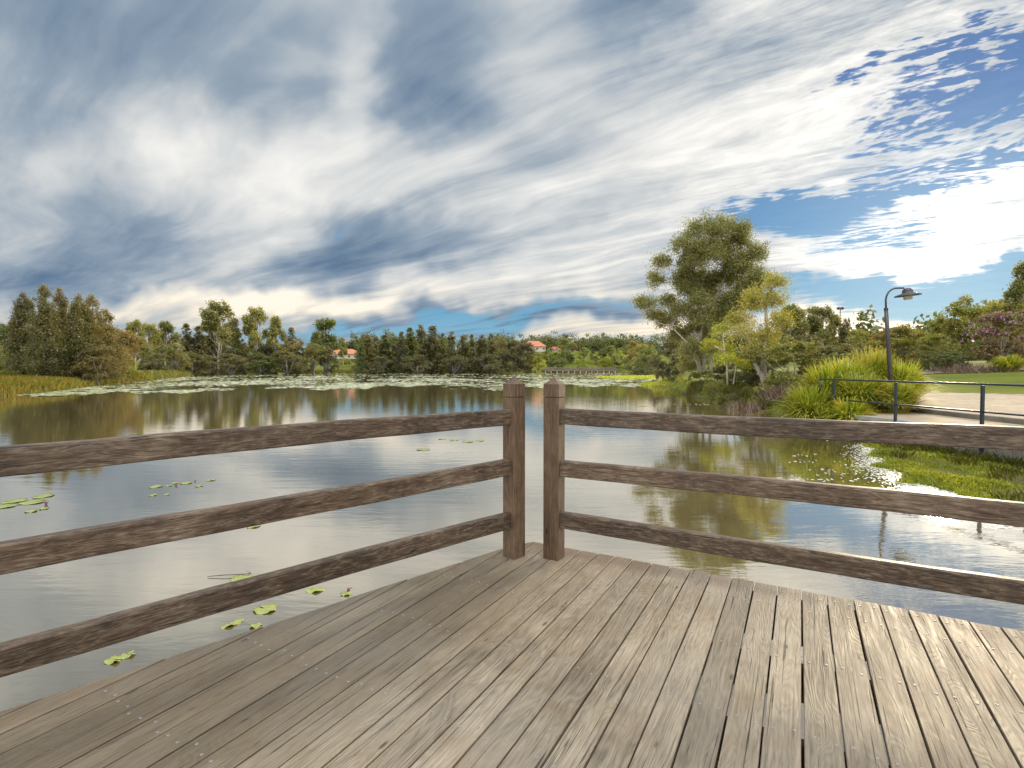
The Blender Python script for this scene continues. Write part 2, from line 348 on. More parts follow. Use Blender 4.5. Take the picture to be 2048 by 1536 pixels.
# ---------------------------------------------------------------- water
def water_mat():
    m,t=new_mat('pond_water'); ge=t.node('ShaderNodeNewGeometry').outputs['Position']
    w1=t.noise(t.scale(ge,(.55,2.2,1),rot=(0,0,R(8))),1.3,4,.6,.4)
    w2=t.noise(t.scale(ge,(2.2,9,1),rot=(0,0,R(-6))),1.0,3,.6,.3)
    patch=t.noise(ge,.16,3,.5,.5)
    h=t.m('ADD',t.m('MULTIPLY',w1,.9),t.m('MULTIPLY',w2,t.mapr(patch,.35,.65,.10,.45)))
    bp=t.node('ShaderNodeBump',Strength=.040,Distance=.08); t.l.new(h,bp.inputs['Height'])
    murk=t.mix(t.noise(ge,.10,4,.6),(.125,.092,.040),(.165,.122,.052))
    d=t.node('ShaderNodeBsdfDiffuse',Color=murk)
    g=t.node('ShaderNodeBsdfGlossy',Color=(.97,.95,.90),Roughness=.02,Normal=bp.outputs[0])
    fr=t.node('ShaderNodeFresnel',IOR=1.33,Normal=bp.outputs[0]).outputs[0]
    fac=t.m('MULTIPLY',t.m('POWER',fr,.30),.98)
    mx=t.node('ShaderNodeMixShader',Fac=fac,i1=d.outputs[0],i2=g.outputs[0]); finish(t,mx.outputs[0]); return m
M['water']=water_mat()
wv=np.array([(-1200,-600,0),(1200,-600,0),(1200,1500,0),(-1200,1500,0)])
tag(mesh_np('water',wv,[(0,1,2,3)],4,M['water']),kind='structure')

# ---------------------------------------------------------------- terrain
LAKE=np.array([(-46,-60),(-43,15),(-37.7,38.7),(-41,47),(-51,65),(-60,85),(-93,157),(-100,200),(-80,232),(0,238),(52,246),(43,157),(39,128),(24,76),(17.3,56.5),(13.5,41),(12.6,30.6),(12.3,25.6),(11.6,22.0),(10.6,19.2),(10.15,17.5),(10.72,11.8),(11.22,6),(12.6,-10),(14,-60)],float)
def sdist(X,Y):
    P=np.stack([X,Y],-1); best=np.full(X.shape,1e9); inside=np.zeros(X.shape,bool)
    n=len(LAKE)
    for i in range(n):
        a=LAKE[i]; b=LAKE[(i+1)%n]; e=b-a; w=P-a
        tt=np.clip((w@e)/(e@e),0,1); dd=np.linalg.norm(w-tt[...,None]*e,axis=-1); best=np.minimum(best,dd)
        c=((a[1]<=P[...,1])&(b[1]>P[...,1]))|((b[1]<=P[...,1])&(a[1]>P[...,1]))
        xi=a[0]+(P[...,1]-a[1])/(b[1]-a[1]+1e-12)*e[0]; inside^=c&(P[...,0]<xi)
    return np.where(inside,-best,best)
def sm(x,a,b):
    t=np.clip((x-a)/(b-a),0,1); return t*t*(3-2*t)
MARSH=np.array([G(*p,.03)[:2] for p in ((1742,884),(1752,915),(1790,945),(1850,970),(1900,985),(1960,1000),(2048,1035),(2140,1080))]+[(11.4,4),(10.55,14)])
def _rag(P):
    o=[]; r=np.random.RandomState(9)
    for i in range(len(P)-2):
        for k in range(10):
            f=k/10; p=P[i]+(P[i+1]-P[i])*f; a_w=.16+.10*(p[1]>9); o.append(p+np.array([math.sin(p[1]*4.3+1)*a_w+math.sin(p[1]*11)*.06+r.normal()*.03,r.normal()*.03]) if i<7 else p)
    return np.array(o+[P[-2],P[-1]])
MARSHE=MARSH; MARSH=_rag(MARSH)
def inpoly(X,Y,Pg):
    ins=np.zeros(np.shape(X),bool); n=len(Pg)
    for i in range(n):
        a=Pg[i]; b=Pg[(i+1)%n]; c=((a[1]<=Y)&(b[1]>Y))|((b[1]<=Y)&(a[1]>Y))
        xi=a[0]+(Y-a[1])/(b[1]-a[1]+1e-12)*(b[0]-a[0]); ins^=c&(X<xi)
    return ins
def hgt(X,Y):
    X=np.asarray(X,float); Y=np.asarray(Y,float); s=sdist(X,Y)
    base=np.where(s<0,np.maximum(-1.2,s*.35-.05),0)
    right=.66*sm(s,0.02,.4)+.047*np.clip(X-12.9,0,52)
    left=.32*sm(s,0,.8)+.065*np.clip(s-.5,0,18)
    far=.45*sm(s,0,2)+.19*np.clip(Y-252,0,60)*sm(X,-140,-100)
    wr=sm(X,2,6)*(1-sm(Y,90,150)); wl=sm(-X,20,30)*(1-sm(Y,100,160)); wf=np.clip(1-wr-wl,0,1)
    land=wr*right+wl*left+wf*far+ .25*np.clip((np.hypot(X,Y)-330)/100,0,1)*8
    bump=.05*np.sin(X*.7+1)*np.cos(Y*.53)+.03*np.sin(X*1.9)*np.sin(Y*1.7)
    return np.where(s<0,base,land+bump*sm(s,1.5,6)*(1-.7*wr))
def h1(x,y): return float(hgt(np.array([x]),np.array([y]))[0])
def sp(n,a,b,c): # non-uniform spacing, dense near 0
    t=np.linspace(-1,1,n); return b*t+ (a-b)*np.sign(t)*np.abs(t)**c
gx=np.unique(np.concatenate([sp(210,1200,60,4.0)+6])); gy=np.concatenate([np.linspace(-300,-12,20,endpoint=False),np.linspace(-12,70,150,endpoint=False),np.linspace(70,260,110,endpoint=False),np.linspace(260,1400,45)])
XX,YY=np.meshgrid(gx,gy); ZZ=hgt(XX,YY); nx=len(gx); ny=len(gy)
idx=np.arange(nx*ny).reshape(ny,nx); Fq=np.stack([idx[:-1,:-1],idx[:-1,1:],idx[1:,1:],idx[1:,:-1]],-1).reshape(-1,4)
def ground_mat():
    m,t=new_mat('grass_ground'); ge=t.node('ShaderNodeNewGeometry').outputs['Position']
    n=t.noise(ge,.25,5,.6); f=t.noise(ge,9,5,.7); l=t.noise(t.scale(ge,(.5,1.6,1)),1.2,5,.65)
    c=t.ramp(n,[(.3,(.085,.105,.014)),(.55,(.13,.145,.018)),(.75,(.175,.165,.03))])
    c=t.mix(t.mapr(f,.45,.75,0,.6),c,(.055,.07,.012)); c=t.mix(t.mapr(l,.5,.75,0,.5),c,(.20,.18,.03))
    z=t.node('ShaderNodeSeparateXYZ',i0=ge).outputs[2]
    c=t.mix(t.mapr(z,.28,.02,0,1),c,(.070,.062,.026))
    finish(t,principled(t,c,.95,f,spec=.1,bs=.6,bd=.05)); return m
M['ground']=ground_mat()
tag(mesh_np('ground',np.stack([XX,YY,ZZ],-1).reshape(-1,3),Fq,4,M['ground'],smooth=True),kind='structure')

def drape(name,poly,step,dz,mat):
    poly=np.array(poly,float); x0,y0=poly.min(0); x1,y1=poly.max(0)
    gx_=np.arange(x0,x1+step,step); gy_=np.arange(y0,y1+step,step); X,Y=np.meshgrid(gx_,gy_); Z=hgt(X,Y)+dz
    id_=np.arange(X.size).reshape(X.shape); q=np.stack([id_[:-1,:-1],id_[:-1,1:],id_[1:,1:],id_[1:,:-1]],-1).reshape(-1,4)
    cx=(X[:-1,:-1]+step/2).ravel(); cy=(Y[:-1,:-1]+step/2).ravel(); k=inpoly(cx,cy,poly)
    V=np.stack([X,Y,Z],-1).reshape(-1,3); q=q[k]; u,inv=np.unique(q,return_inverse=True)
    o=mesh_np(name,V[u],inv.reshape(-1,4),4,mat,smooth=True); tag(o,kind='structure'); return o
def path_mat():
    m,t=new_mat('path_concrete'); ge=t.node('ShaderNodeNewGeometry').outputs['Position']
    n=t.noise(ge,.8,6,.65); f=t.noise(ge,26,4,.7); b=t.noise(ge,2.6,5,.7)
    c=t.ramp(n,[(.3,(.27,.20,.13)),(.7,(.42,.33,.235))]); c=t.mix(t.mapr(f,.45,.7,0,.6),c,(.18,.135,.085)); c=t.mix(t.mapr(b,.48,.66,0,.65),c,(.20,.14,.08))
    finish(t,principled(t,c,.9,f,spec=.2,bs=.4,bd=.01)); return m
M['path']=path_mat()
drape('path',[(12.75,17.6),(12.6,9),(12.5,2),(30,2),(26,12),(20.6,20.6),(18.9,24.2),(16.5,26),(14.5,22)],.35,.03,M['path'])
drape('mulch_bed',[(30,41),(52,39.5),(60,46),(52,54),(33,54),(28,48)],.8,.05,simple('mulch',(.17,.12,.09),.95,1.5,.4))
drape('path_left',[(-100,60),(-53,60.5),(-53,62.3),(-100,64)],.6,.06,M['path'])

# ---------------------------------------------------------------- timber deck with boards
a_=R(46.1); b_=R(60.6); W_=.1217
dL=np.array([math.sin(a_),math.cos(a_),0]); nL=np.array([-math.cos(a_),math.sin(a_),0])
dR=np.array([-math.sin(b_),math.cos(b_),0]); nR=np.array([math.cos(b_),math.sin(b_),0])
F1=G(1027.7,1120,DZ); F2=G(1116,1122.6,DZ)
BA=math.atan(576/F); sB=np.array([math.sin(BA),math.cos(BA),0]); qB=np.array([math.cos(BA),-math.sin(BA),0])
deck=empty('timber_deck',(0,0,0)); tag(deck,'weathered grey-brown timber deck of long boards over the pond','deck')
def s_end(q):
    # far end of a board: cut along the left edge, the blunt corner, or the right edge
    def hit(F0,n,off):  # (q*qB+s*sB-F0).n=off
        return (off+F0@n-q*(qB@n))/(sB@n)
    return min(hit(F1,nL,.238),hit(F2,nR,.30),hit(F2,nR,.30))
PITCHB=.1345; GAP=.0075; q0=.0287; k0=int((-6-q0)/PITCHB); screws=[]
sj=[.215,-.005,-.60,-1.19,-1.78,-2.37,-2.96,-3.55,-4.14]
GAP=.0082
for k in range(-34,30):
    qa=q0+k*PITCHB+GAP/2; qb=q0+(k+1)*PITCHB-GAP/2; gap=random.Random(k).uniform(-.0015,.0015); qa+=gap
    ea,eb=s_end(qa),s_end(qb)
    j=random.Random(k*7+1).uniform(-.012,.004)
    if ea<-3.4 or eb<-3.4: continue
    ea+=j; eb+=j; s0=-3.6; w=qb-qa; rise=random.Random(k*3).uniform(-.0015,.0015)
    mb=MB(); c=.0022; zt=rise; zb=-.026
    ns=16; rings=[]
    for i in range(ns+1):
        fa=i/ns; xa=s0+(ea-s0)*fa; xb=s0+(eb-s0)*fa
        wob=.0010*math.sin(fa*17+k*2.1)
        L=[(xa,0+wob,zb),(xa,0+wob,zt-c),(xa+ (xb-xa)*c/w,c+wob,zt),(xb-(xb-xa)*c/w,w-c+wob,zt),(xb,w+wob,zt-c),(xb,w+wob,zb)]
        rings.append([(x_,-y_,z_) for x_,y_,z_ in L])
    mb.loft(rings)
    ang=math.atan2(sB[1],sB[0])
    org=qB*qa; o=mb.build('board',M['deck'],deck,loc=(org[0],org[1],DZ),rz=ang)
    # joist rows of screws run parallel to the right-hand edge
    for sv in sj:
        for fr in (.22,.78):
            q=qa+w*fr+random.Random(k*31+int(sv*100)).uniform(-.008,.008)
            s=(sv+F2@nR-q*(qB@nR))/(sB@nR)+random.Random(k*13+int(fr*9)+int(sv*100)).uniform(-.02,.02)
            if s<min(ea,eb)-.03 and s>-3.4:
                P=qB*q+sB*s
                if P[1]>1.2 and abs(P[0])<P[1]*1.05:
                    screws.append((math.hypot(P[0],P[1]),o,s,-(q-qa),rise))
screws.sort(key=lambda a:a[0])
def screw_mb(x,y,z,mb):
    n=12; r=.0060; rings=[[(x+rr*math.cos(2*math.pi*i/n),y+rr*math.sin(2*math.pi*i/n),z+zz) for i in range(n)] for rr,zz in ((r,0),(r,.0012),(r*.8,.0018),(r*.42,.0018),(r*.32,-.0006))]
    mb.loft(rings)
sm_mb=MB(); screw_mb(0,0,0,sm_mb); so_=None; rest=MB()
hole=MB(); hole.lathe([(.0019,0.0002),(.0019,.0008),(.0002,.0009)],8)
for i,(d_,o,s,y_,z_) in enumerate(screws):
    if i<100:
        if so_ is None: so_=sm_mb.build('screw',M['screw'],o); c_o=so_
        else:
            c_o=so_.copy(); C.objects.link(c_o); c_o.parent=o
        c_o.location=(s,y_,z_)
    else:
        Mx=o.matrix_basis; p=Matrix.Translation(o.location)@Matrix.Rotation(o.rotation_euler[2],4,'Z')@Vector((s,y_,z_))
        screw_mb(p.x,p.y,p.z,rest)
if rest.v: tag(rest.build('screws',M['screw'],deck),kind='stuff')
# joists, fascia and piles
for sv in [.19,-.02,-.60,-1.19,-1.78,-2.37,-2.96,-3.55,-4.14,-4.7]:
    mb=MB(); mb.box(-3.6,4.5,-.03,.03,-.17,0)
    cen=F2+nR*sv; # along -dR from the corner
    # clip at the left edge
    den=dR@nL; tl=(.20-(cen-F1)@nL)/den
    tl=min(tl,6); mb=MB(); mb.box(-6.5,tl,-.022,.022,-.17,0)
    mb.build('joist',M['joist'],deck,loc=(cen[0],cen[1],DZ-.028),rz=math.atan2(dR[1],dR[0]))
mb=MB(); mb.box(-4.5,.10,-.022,.022,-.19,0)
mb.build('edge_beam',M['joist'],deck,loc=tuple((F1+nL*.165)[:2])+(DZ-.028,),rz=a_*-1+math.pi/2)
for (F0,n,d,tt) in ((F1,nL,dL,(-.1,-2.3)),(F2,nR,dR,(.1,-2.2,-4.4)),):
    for t0 in tt:
        p=F0+n*.02+d*t0; mb=MB(); mb.tube([(0,0,-1.6),(0,0,-.2)],.085,12); mb.build('pile',M['joist'],deck,smooth=True,loc=(p[0],p[1],DZ))

# ---------------------------------------------------------------- timber fences
def fence(F0,d,n,label,side,tlist,rlen):
    o=empty('timber_fence',(F0[0],F0[1],DZ)); tag(o,label,'fence','three-rail timber fences round the deck edge')
    ang=math.atan2(d[1],d[0])
    def post(t0,dd):
        mb=MB(); w=W_; c=.006
        def sq(i,z,cc=c):
            a,b=i,w-i; return [(a+cc,a,z),(b-cc,a,z),(b,a+cc,z),(b,b-cc,z),(b-cc,b,z),(a+cc,b,z),(a,b-cc,z),(a,a+cc,z)]
        mb.loft([sq(0,-.25),sq(0,0),sq(0,.4),sq(0,.8),sq(0,1.183)])
        mb.loft([sq(.007,1.183,.004),sq(.007,1.191,.004)],caps=False)
        cx=w/2
        mb2=[sq(0,1.191),sq(0,1.283),sq(.028,1.305,.003),sq(.0585,1.341,.0005)]
        mb.loft(mb2)
        # local frame: x along d, y along n
        mb.v=[(x,(y if side>0 else -y),z) for x,y,z in mb.v]
        if side<0: mb.f=[tuple(reversed(f)) for f in mb.f]
        p=-d*t0
        return mb.build('post',M['post'],o,loc=(p[0],p[1],0),rz=ang)
    for i,t0 in enumerate(tlist): post(t0,d)
    # rails: seated against the posts' faces
    for (z1,z0) in ((1.104,.990),(.732,.615),(.344,.227)):
        w=.061; c=.011; L=rlen; mb=MB(); ns=28; rings=[]
        r_=random.Random(int(z1*1000)+side)
        ph=r_.uniform(0,6)
        for i in range(ns+1):
            x=.010-(L)*i/ns; sag=.0035*math.sin(i*.45+ph)+.0015*math.sin(i*1.7+ph); sy=.002*math.sin(i*.8+ph)
            prof=[(0,z0+c*.4),(c*.4,z0),(w-c*.4,z0),(w,z0+c*.4),(w,z1-c),(w-c*.35,z1-c*.3),(w-c,z1),(c,z1),(c*.35,z1-c*.3),(0,z1-c)]
            rings.append([(x,(yy+.031+sy)*(1 if side>0 else -1),zz+sag) for yy,zz in prof])
        if side<0: rings=[list(reversed(r)) for r in rings]
        zc=(z1+z0)/2
        rings=[[(x,y,z-zc) for x,y,z in r] for r in rings]
        mb.loft(rings); mb.build('rail',M['rail'],o,loc=(0,0,zc),rz=ang,smooth=False)
    return o
# side: +1 if n is to the left of d (counter-clockwise)
sideL=1 if (dL[0]*nL[1]-dL[1]*nL[0])>0 else -1
sideR=1 if (dR[0]*nR[1]-dR[1]*nR[0])>0 else -1
fence(F1,dL,nL,'left timber fence whose rails run off the left side, left of the gap',sideL,(0,3.1,6.1),6.1)
fence(F2,dR,nR,'right timber fence whose rails run off the right side, right of the gap',sideR,(0,3.0,6.0),6.0)

# ---------------------------------------------------------------- foliage
def rand_dirs(n,rs):
    v=rs.normal(size=(n,3)); return v/np.linalg.norm(v,axis=1,keepdims=True)
def leaf_cards(Cn,L,Wd,rs,droop=0.0,up=0.0,name='crown',mat=None,parent=None):
    """kite-shaped leaf sprays centred on Cn"""
    n=len(Cn); d=rand_dirs(n,rs); d[:,2]=d[:,2]*(1-abs(droop))-droop+up; d/=np.linalg.norm(d,axis=1,keepdims=True)
    r=rand_dirs(n,rs); s=np.cross(d,r); s/=np.linalg.norm(s,axis=1,keepdims=True)+1e-9
    L=L*rs.uniform(.6,1.35,(n,1)); Wd=Wd*rs.uniform(.6,1.3,(n,1))
    nn=np.cross(d,s); bend=nn*L*rs.uniform(-.15,.15,(n,1))
    A=Cn-d*L*.5; B=Cn+s*Wd*.5+bend-d*L*.06; D=Cn-s*Wd*.5+bend-d*L*.06; E=Cn+d*L*.5
    V=np.stack([A,B,E,D],1).reshape(-1,3); Fc=np.arange(4*n).reshape(n,4)
    return mesh_np(name,V,Fc,4,mat,parent)
def clump_pts(lobes,nc,nl,cr,rs,shell=.55,flat=.75,low=-.4):
    """lobes: list (cx,cy,cz,rx,ry,rz)"""
    out=[]
    for (cx,cy,cz,rx,ry,rz) in lobes:
        k=max(3,int(nc*rs.uniform(.8,1.2))); d=rand_dirs(k,rs); d[:,2]=np.where(d[:,2]<low,-d[:,2]*.5,d[:,2])
        rr=rs.uniform(shell,1.0,(k,1))**.7; cc=np.array([cx,cy,cz])+d*rr*np.array([rx,ry,rz])
        sz=cr*rs.uniform(.55,1.3,(k,1,1)); P=cc[:,None,:]+rs.normal(size=(k,nl,3))*sz*np.array([1,1,flat])*.55
        out.append(P.reshape(-1,3))
    return np.concatenate(out)
def trunk_mesh(name,main,limbs,mat,parent,n=7):
    mb=MB(); mb.tube([m[:3] for m in main],[m[3] for m in main],n)
    for L in limbs: mb.tube([l[:3] for l in L],[l[3] for l in L],5)
    return mb.build(name,mat,parent,smooth=True)
def limb(p0,p1,r0,r1,rs,k=4,sag=.06):
    p0=np.array(p0,float); p1=np.array(p1,float); ln=np.linalg.norm(p1-p0); out=[]
    for i in range(k+1):
        f=i/k; p=p0+(p1-p0)*f+rs.normal(size=3)*ln*.035*(0<i<k)+np.array([0,0,-sag*ln*math.sin(math.pi*f)*.5])
        out.append((*p,r0+(r1-r0)*f))
    return out
def copy_tree(src,name=None):
    r=src.copy(); C.objects.link(r)
    for k in ('label','category','group'):
        if k in r: del r[k]
    for ch in src.children:
        c=ch.copy(); C.objects.link(c); c.parent=r
    return r
# unit-height archetypes (height 1)
def proto_gum(seed,nl=26,nc=22,lobn=19,leafL=.034,spread=.25):
    rs=np.random.RandomState(seed); o=empty('gum_tree')
    lob=[]; limbs=[]; top=.9
    lean=rs.uniform(-.04,.04,2); main=[(lean[0]*f*1.2+.01*math.sin(f*7+seed),lean[1]*f,f*.85,.016*(1-f*.75)) for f in np.linspace(0,1,7)]
    for i in range(lobn):
        a=rs.uniform(0,6.28); hh=.38+.54*((i+.5)/lobn)+rs.uniform(-.03,.03); rr=spread*rs.uniform(.35,1)*(1-.65*max(0,(hh-.6)/.4)); 
        c=(rr*math.cos(a)+lean[0]*hh,rr*math.sin(a)+lean[1]*hh,hh); s=rs.uniform(.055,.095)
        lob.append((*c,s*1.0,s*1.0,s*1.15)); h0=max(.22,hh-.25); limbs.append(limb((lean[0]*h0*1.1,lean[1]*h0,h0),c,.007,.0025,rs))
    trunk_mesh('trunk',main,limbs,M['bark_pale'],o)
    P=clump_pts(lob,nc,nl,.034,rs,.25,1.1,-.9); leaf_cards(P,leafL,leafL*.40,rs,.45,mat=M['gum_far'],parent=o)
    return o
def proto_cas(seed,ncl=420,nl=38,leafL=.027,wid=.24,low=.10):
    rs=np.random.RandomState(seed); o=empty('casuarina_tree'); P=[]
    main=[(.012*math.sin(f*5+seed),.01*math.cos(f*4),f*.97,.013*(1-f*.85)) for f in np.linspace(0,1,8)]
    limbs=[]; ang=rs.uniform(0,6.28); peaks=[(rs.uniform(-.07,.07),rs.uniform(-.07,.07),rs.uniform(.72,.9)) for _ in range(3)]+[(0,0,1.0)]
    for i in range(ncl):
        px_,py_,ph_=peaks[rs.randint(len(peaks))] ; t=rs.uniform(low,1)**.9
        z=t*ph_; Rm=wid*(1-t)**.62*(1.0 if ph_==1 else .75)*(.6+.4*min(1,t/.25)); a=rs.uniform(0,6.28); r=Rm*math.sqrt(rs.uniform(.05,1))
        c=np.array([px_*t+r*math.cos(a),py_*t+r*math.sin(a),z])
        k=nl; sp_=np.array([.022,.022,.030])*(1.0-.45*t)
        P.append(c+rs.normal(size=(k,3))*sp_)
        if i%9==0 and t<.9: limbs.append(limb((0,0,max(.05,z-.06-r*.3)),c,.0045,.0015,rs,3,-.1))
    trunk_mesh('trunk',main,limbs,M['bark_dark'],o,6)
    leaf_cards(np.concatenate(P),leafL,leafL*.28,rs,-.15,up=.35,mat=M['cas'],parent=o); return o
def proto_bush(seed,lobn=16,nc=17,nl=34,leafL=.035,wid=.36,low=.12,trunk=True,name='round_tree',lobr=(.12,.19)):
    rs=np.random.RandomState(seed); o=empty(name); lob=[]; limbs=[]
    for i in range(lobn):
        d=rand_dirs(1,rs)[0]; hh=low+(.93-low)*rs.uniform(0,1); env=math.sqrt(max(.05,1-((hh-.48)/.55)**2)); a=rs.uniform(0,6.28); rr=wid*env*rs.uniform(.35,.95)
        s=rs.uniform(*lobr); z=min(hh,1-s*.8); c=(rr*math.cos(a),rr*math.sin(a),max(z,s*.6)); lob.append((*c,s*1.15,s*1.15,s*.85))
        limbs.append(limb((0,0,.04+.2*rs.uniform()),c,.010,.003,rs,3))
    lob.append((0,0,.84,.13,.13,.13))
    trunk_mesh('trunk',[(0,0,-.02,.022),(.01,0,.2,.017),(0,.01,.5,.008)],limbs,M['bark_far'],o,6)
    P=clump_pts(lob,nc,nl,.05,rs,.5); leaf_cards(P,leafL,leafL*.55,rs,.05,mat=M['mid'],parent=o); return o
protos={}
protos['gum']=[proto_gum(s) for s in (3,11,25)]
protos['cas']=[proto_cas(s) for s in (4,9,17)]
protos['casfar']=[proto_cas(s,190,22,.046,.22,.05) for s in (5,14,22)]
protos['bush']=[proto_bush(s) for s in (6,13,31)]
protos['col']=[proto_bush(41,18,16,22,.036,.17,.15,name='columnar_tree',lobr=(.075,.12))]
protos['shrub']=[proto_bush(s,14,24,44,.040,.62,.05,name='shrub',lobr=(.2,.30)) for s in (8,19)]
used=set()
NAMES={'gum':'gum_tree','cas':'casuarina_tree','casfar':'casuarina_tree','bush':'round_tree','col':'columnar_tree','shrub':'shrub'}
CAT={'gum':'tree','cas':'tree','casfar':'tree','bush':'tree','col':'tree','shrub':'shrub'}
tcount=[0]
def plant(kind,px,Y,top,mat,label,wf=1.0,group=None,base=None,bark=None,cat=None,v=None):
    i=(tcount[0] if v is None else v)%len(protos[kind]); tcount[0]+=1; src=protos[kind][i]; key=(kind,i)
    if key in used: o=copy_tree(src); o.name=NAMES[kind]
    else: o=src; used.add(key)
    x=(px-1024)/F*Y; z=h1(x,Y)-.05 if base is None else base
    H=CZ+(HOR-top)/F*Y-z; H=max(H,.5)
    o.location=(x,Y,z); o.scale=(H*wf,H*wf,H); rr=random.Random(tcount[0]*5+3); o.rotation_euler=(0,0,rr.uniform(0,6.28))
    for ch in o.children:
        m=M[mat] if ch.name.startswith('crown') else (M[bark] if bark else None)
        if m and ch.material_slots: ch.material_slots[0].link='OBJECT'; ch.material_slots[0].material=m
    tag(o,label,cat or CAT[kind],group); return o
LB='trees on the left bank'; FS='trees along the far shore'; RT='trees behind the right bank'; HT='trees on the rise beyond the boardwalk'
T=[
 # left bank
 ('cas',50,64,588,'cas','tall feathery casuarina with a sparse bent tip, leftmost of the tall left-bank clump',1.15,LB),
 ('cas',92,59,574,'cas','tallest casuarina of the left bank, beside the lilac-grey rock',1.1,LB),
 ('cas',122,63,581,'cas_rust','rust-tinged casuarina right behind the tallest left-bank one',1.05,LB),
 ('cas',160,62,592,'cas','casuarina with a narrow tip, third peak of the left-bank clump',1.1,LB),
 ('cas',186,64,594,'cas_rust','brownish casuarina with a double crown, right half of the left-bank clump',1.2,LB),
 ('cas',216,70,622,'cas_rust','lower rusty casuarina at the right slope of the left-bank clump',1.4,LB),
 ('bush',240,80,655,'rust','golden-brown rounded tree at the right end of the left-bank clump',.9,LB),
 ('bush',196,62,690,'cas_rust','low rusty bushy tree at the foot of the left-bank clump',1.2,LB),
 ('bush',130,66,680,'cas','low drab bushy tree among the left-bank trunks',1.1,LB),
 ('bush',12,85,645,'darkgreen','green round tree cut by the left side behind the bank path',1.0,LB),
 ('bush',-40,75,640,'mid','green tree just beyond the left side of the bank',1.0,LB),
 ('shrub',28,74,731,'shrub','low green hedge shrub behind the path on the left bank',1.3,LB),
 ('shrub',-30,72,728,'shrub','hedge shrub at the left side behind the bank path',1.3,LB),
 ('bush',256,88,712,'bright','small bright green bush at the waterline right of the left-bank clump',1.0,LB),
 # middle-left shore
 ('gum',272,98,638,'gum','slender gum with a white trunk standing at the waterline',.8,FS),
 ('gum',300,130,644,'gum_far','thin gum behind the white-trunked one',.9,FS),
 ('gum',330,140,640,'gum','open-crowned gum, second right of the white-trunked one',.9,FS),
 ('bush',290,125,690,'dark','dark bushy tree under the thin gums left of the tall gum',1.1,FS),
 ('bush',350,132,684,'gum_far','dull yellow-green rounded tree at the shore left of the tall gum',.9,FS),
 ('casfar',374,150,648,'dark','dark casuarina left of the tall pale-crowned gum',1.3,FS),
 ('casfar',398,152,655,'dark','dark bushy casuarina tucked against the tall gum left side',1.5,FS),
 ('gum',438,158,598,'gum_far','tallest pale-crowned gum of the far left shore with a straight trunk',.88,FS),
 ('gum',465,172,632,'gum_far','lower gum touching the right side of the tallest far-left gum',.8,FS),
 ('bush',430,160,690,'dark','dark undergrowth tree at the foot of the tallest far gum',1.2,FS),
 ('gum',514,175,610,'gum_far','second tallest pale gum of the far left shore',.75,FS),
 ('gum',548,180,629,'gum_far','third pale gum, leaning right of the second tallest',.65,FS),
 ('bush',490,168,688,'cas','brownish shore tree between the two tallest gums',1.2,FS),
 ('bush',540,176,690,'dark','dark shore tree below the third pale gum',1.2,FS),
 ('casfar',584,185,656,'dark','pointed dark casuarina with a thin tip right of the pale gums',1.2,FS),
 ('bush',598,178,676,'cas_rust','olive-gold bushy tree left of the dense columnar tree',1.1,FS),
 ('bush',625,182,684,'gum_far','yellowish bushy tree at the foot of the dense columnar tree',1.1,FS),
 ('gum',628,196,661,'darkgreen','small dark gum left of the dense columnar tree',.7,FS),
 ('col',653,205,636,'darkgreen','dense dark columnar tree left of the red-roofed house',1.0,FS),
 ('bush',650,186,690,'dark','dark green rounded tree left of the gap in front of the house',.9,FS),
 ('gum',687,262,674,'gum_far','small round-headed gum in front of the red-roofed house',.8,FS),
]
cas_list=[(722,680,'first casuarina right of the gap before the house'),(736,670,'spiky-tipped casuarina second from the gap before the house'),(752,674,'broad casuarina third from the gap before the house'),
 (770,672,'casuarina with a thin spire beside the dip in the treeline'),(788,684,'lowest casuarina in the dip of the dark treeline'),(804,664,'casuarina rising right of the dip in the dark treeline'),(820,658,'bluish-green casuarina left of the tallest dark one'),
 (842,650,'tallest dark casuarina of the central far shore'),(866,653,'second tallest dark casuarina of the central far shore'),(886,668,'dark casuarina just right of the two tallest'),(904,664,'broad dark casuarina midway to the left post'),
 (926,672,'dark casuarina left of a small notch in the treeline'),(944,671,'dark casuarina right of a small notch in the treeline'),(964,671,'casuarina with a paler crown left of the left fence post'),(982,668,'pointed casuarina just left of the left fence post'),]
for i,(px,tp,lb) in enumerate(cas_list): T.append(('casfar',px,205+(i*37%5)*5,tp,'darkgreen' if i%3==0 else 'dark',lb,(1.1,1.6,1.3,1.8,1.2)[i%5],FS))
T+=[('bush',1004,215,672,'cas','brown-olive round tree directly behind the left fence post',.9,FS),('bush',1028,212,678,'dark','dark round tree between the left fence post and the red hip roof',.9,FS),
 ('bush',1050,210,684,'dark','dark round tree below the red hip roof',.9,FS),('bush',1064,208,700,'cas','low drab tree at the right end of the dark treeline',1.0,FS),
 ('bush',1077,206,712,'bright','small yellow-green tree at the end of the dark treeline by the boardwalk',.9,FS),
 ('bush',760,200,712,'dark','low dark shore bush below the casuarinas right of the gap',1.5,FS),('bush',835,200,708,'dark','low dark shore bush below the tallest dark casuarina',1.6,FS),
 ('bush',910,202,710,'dark','low dark shore bush halfway along the dark treeline',1.6,FS),('bush',975,203,706,'dark','low dark shore bush left of the left fence post',1.5,FS)]
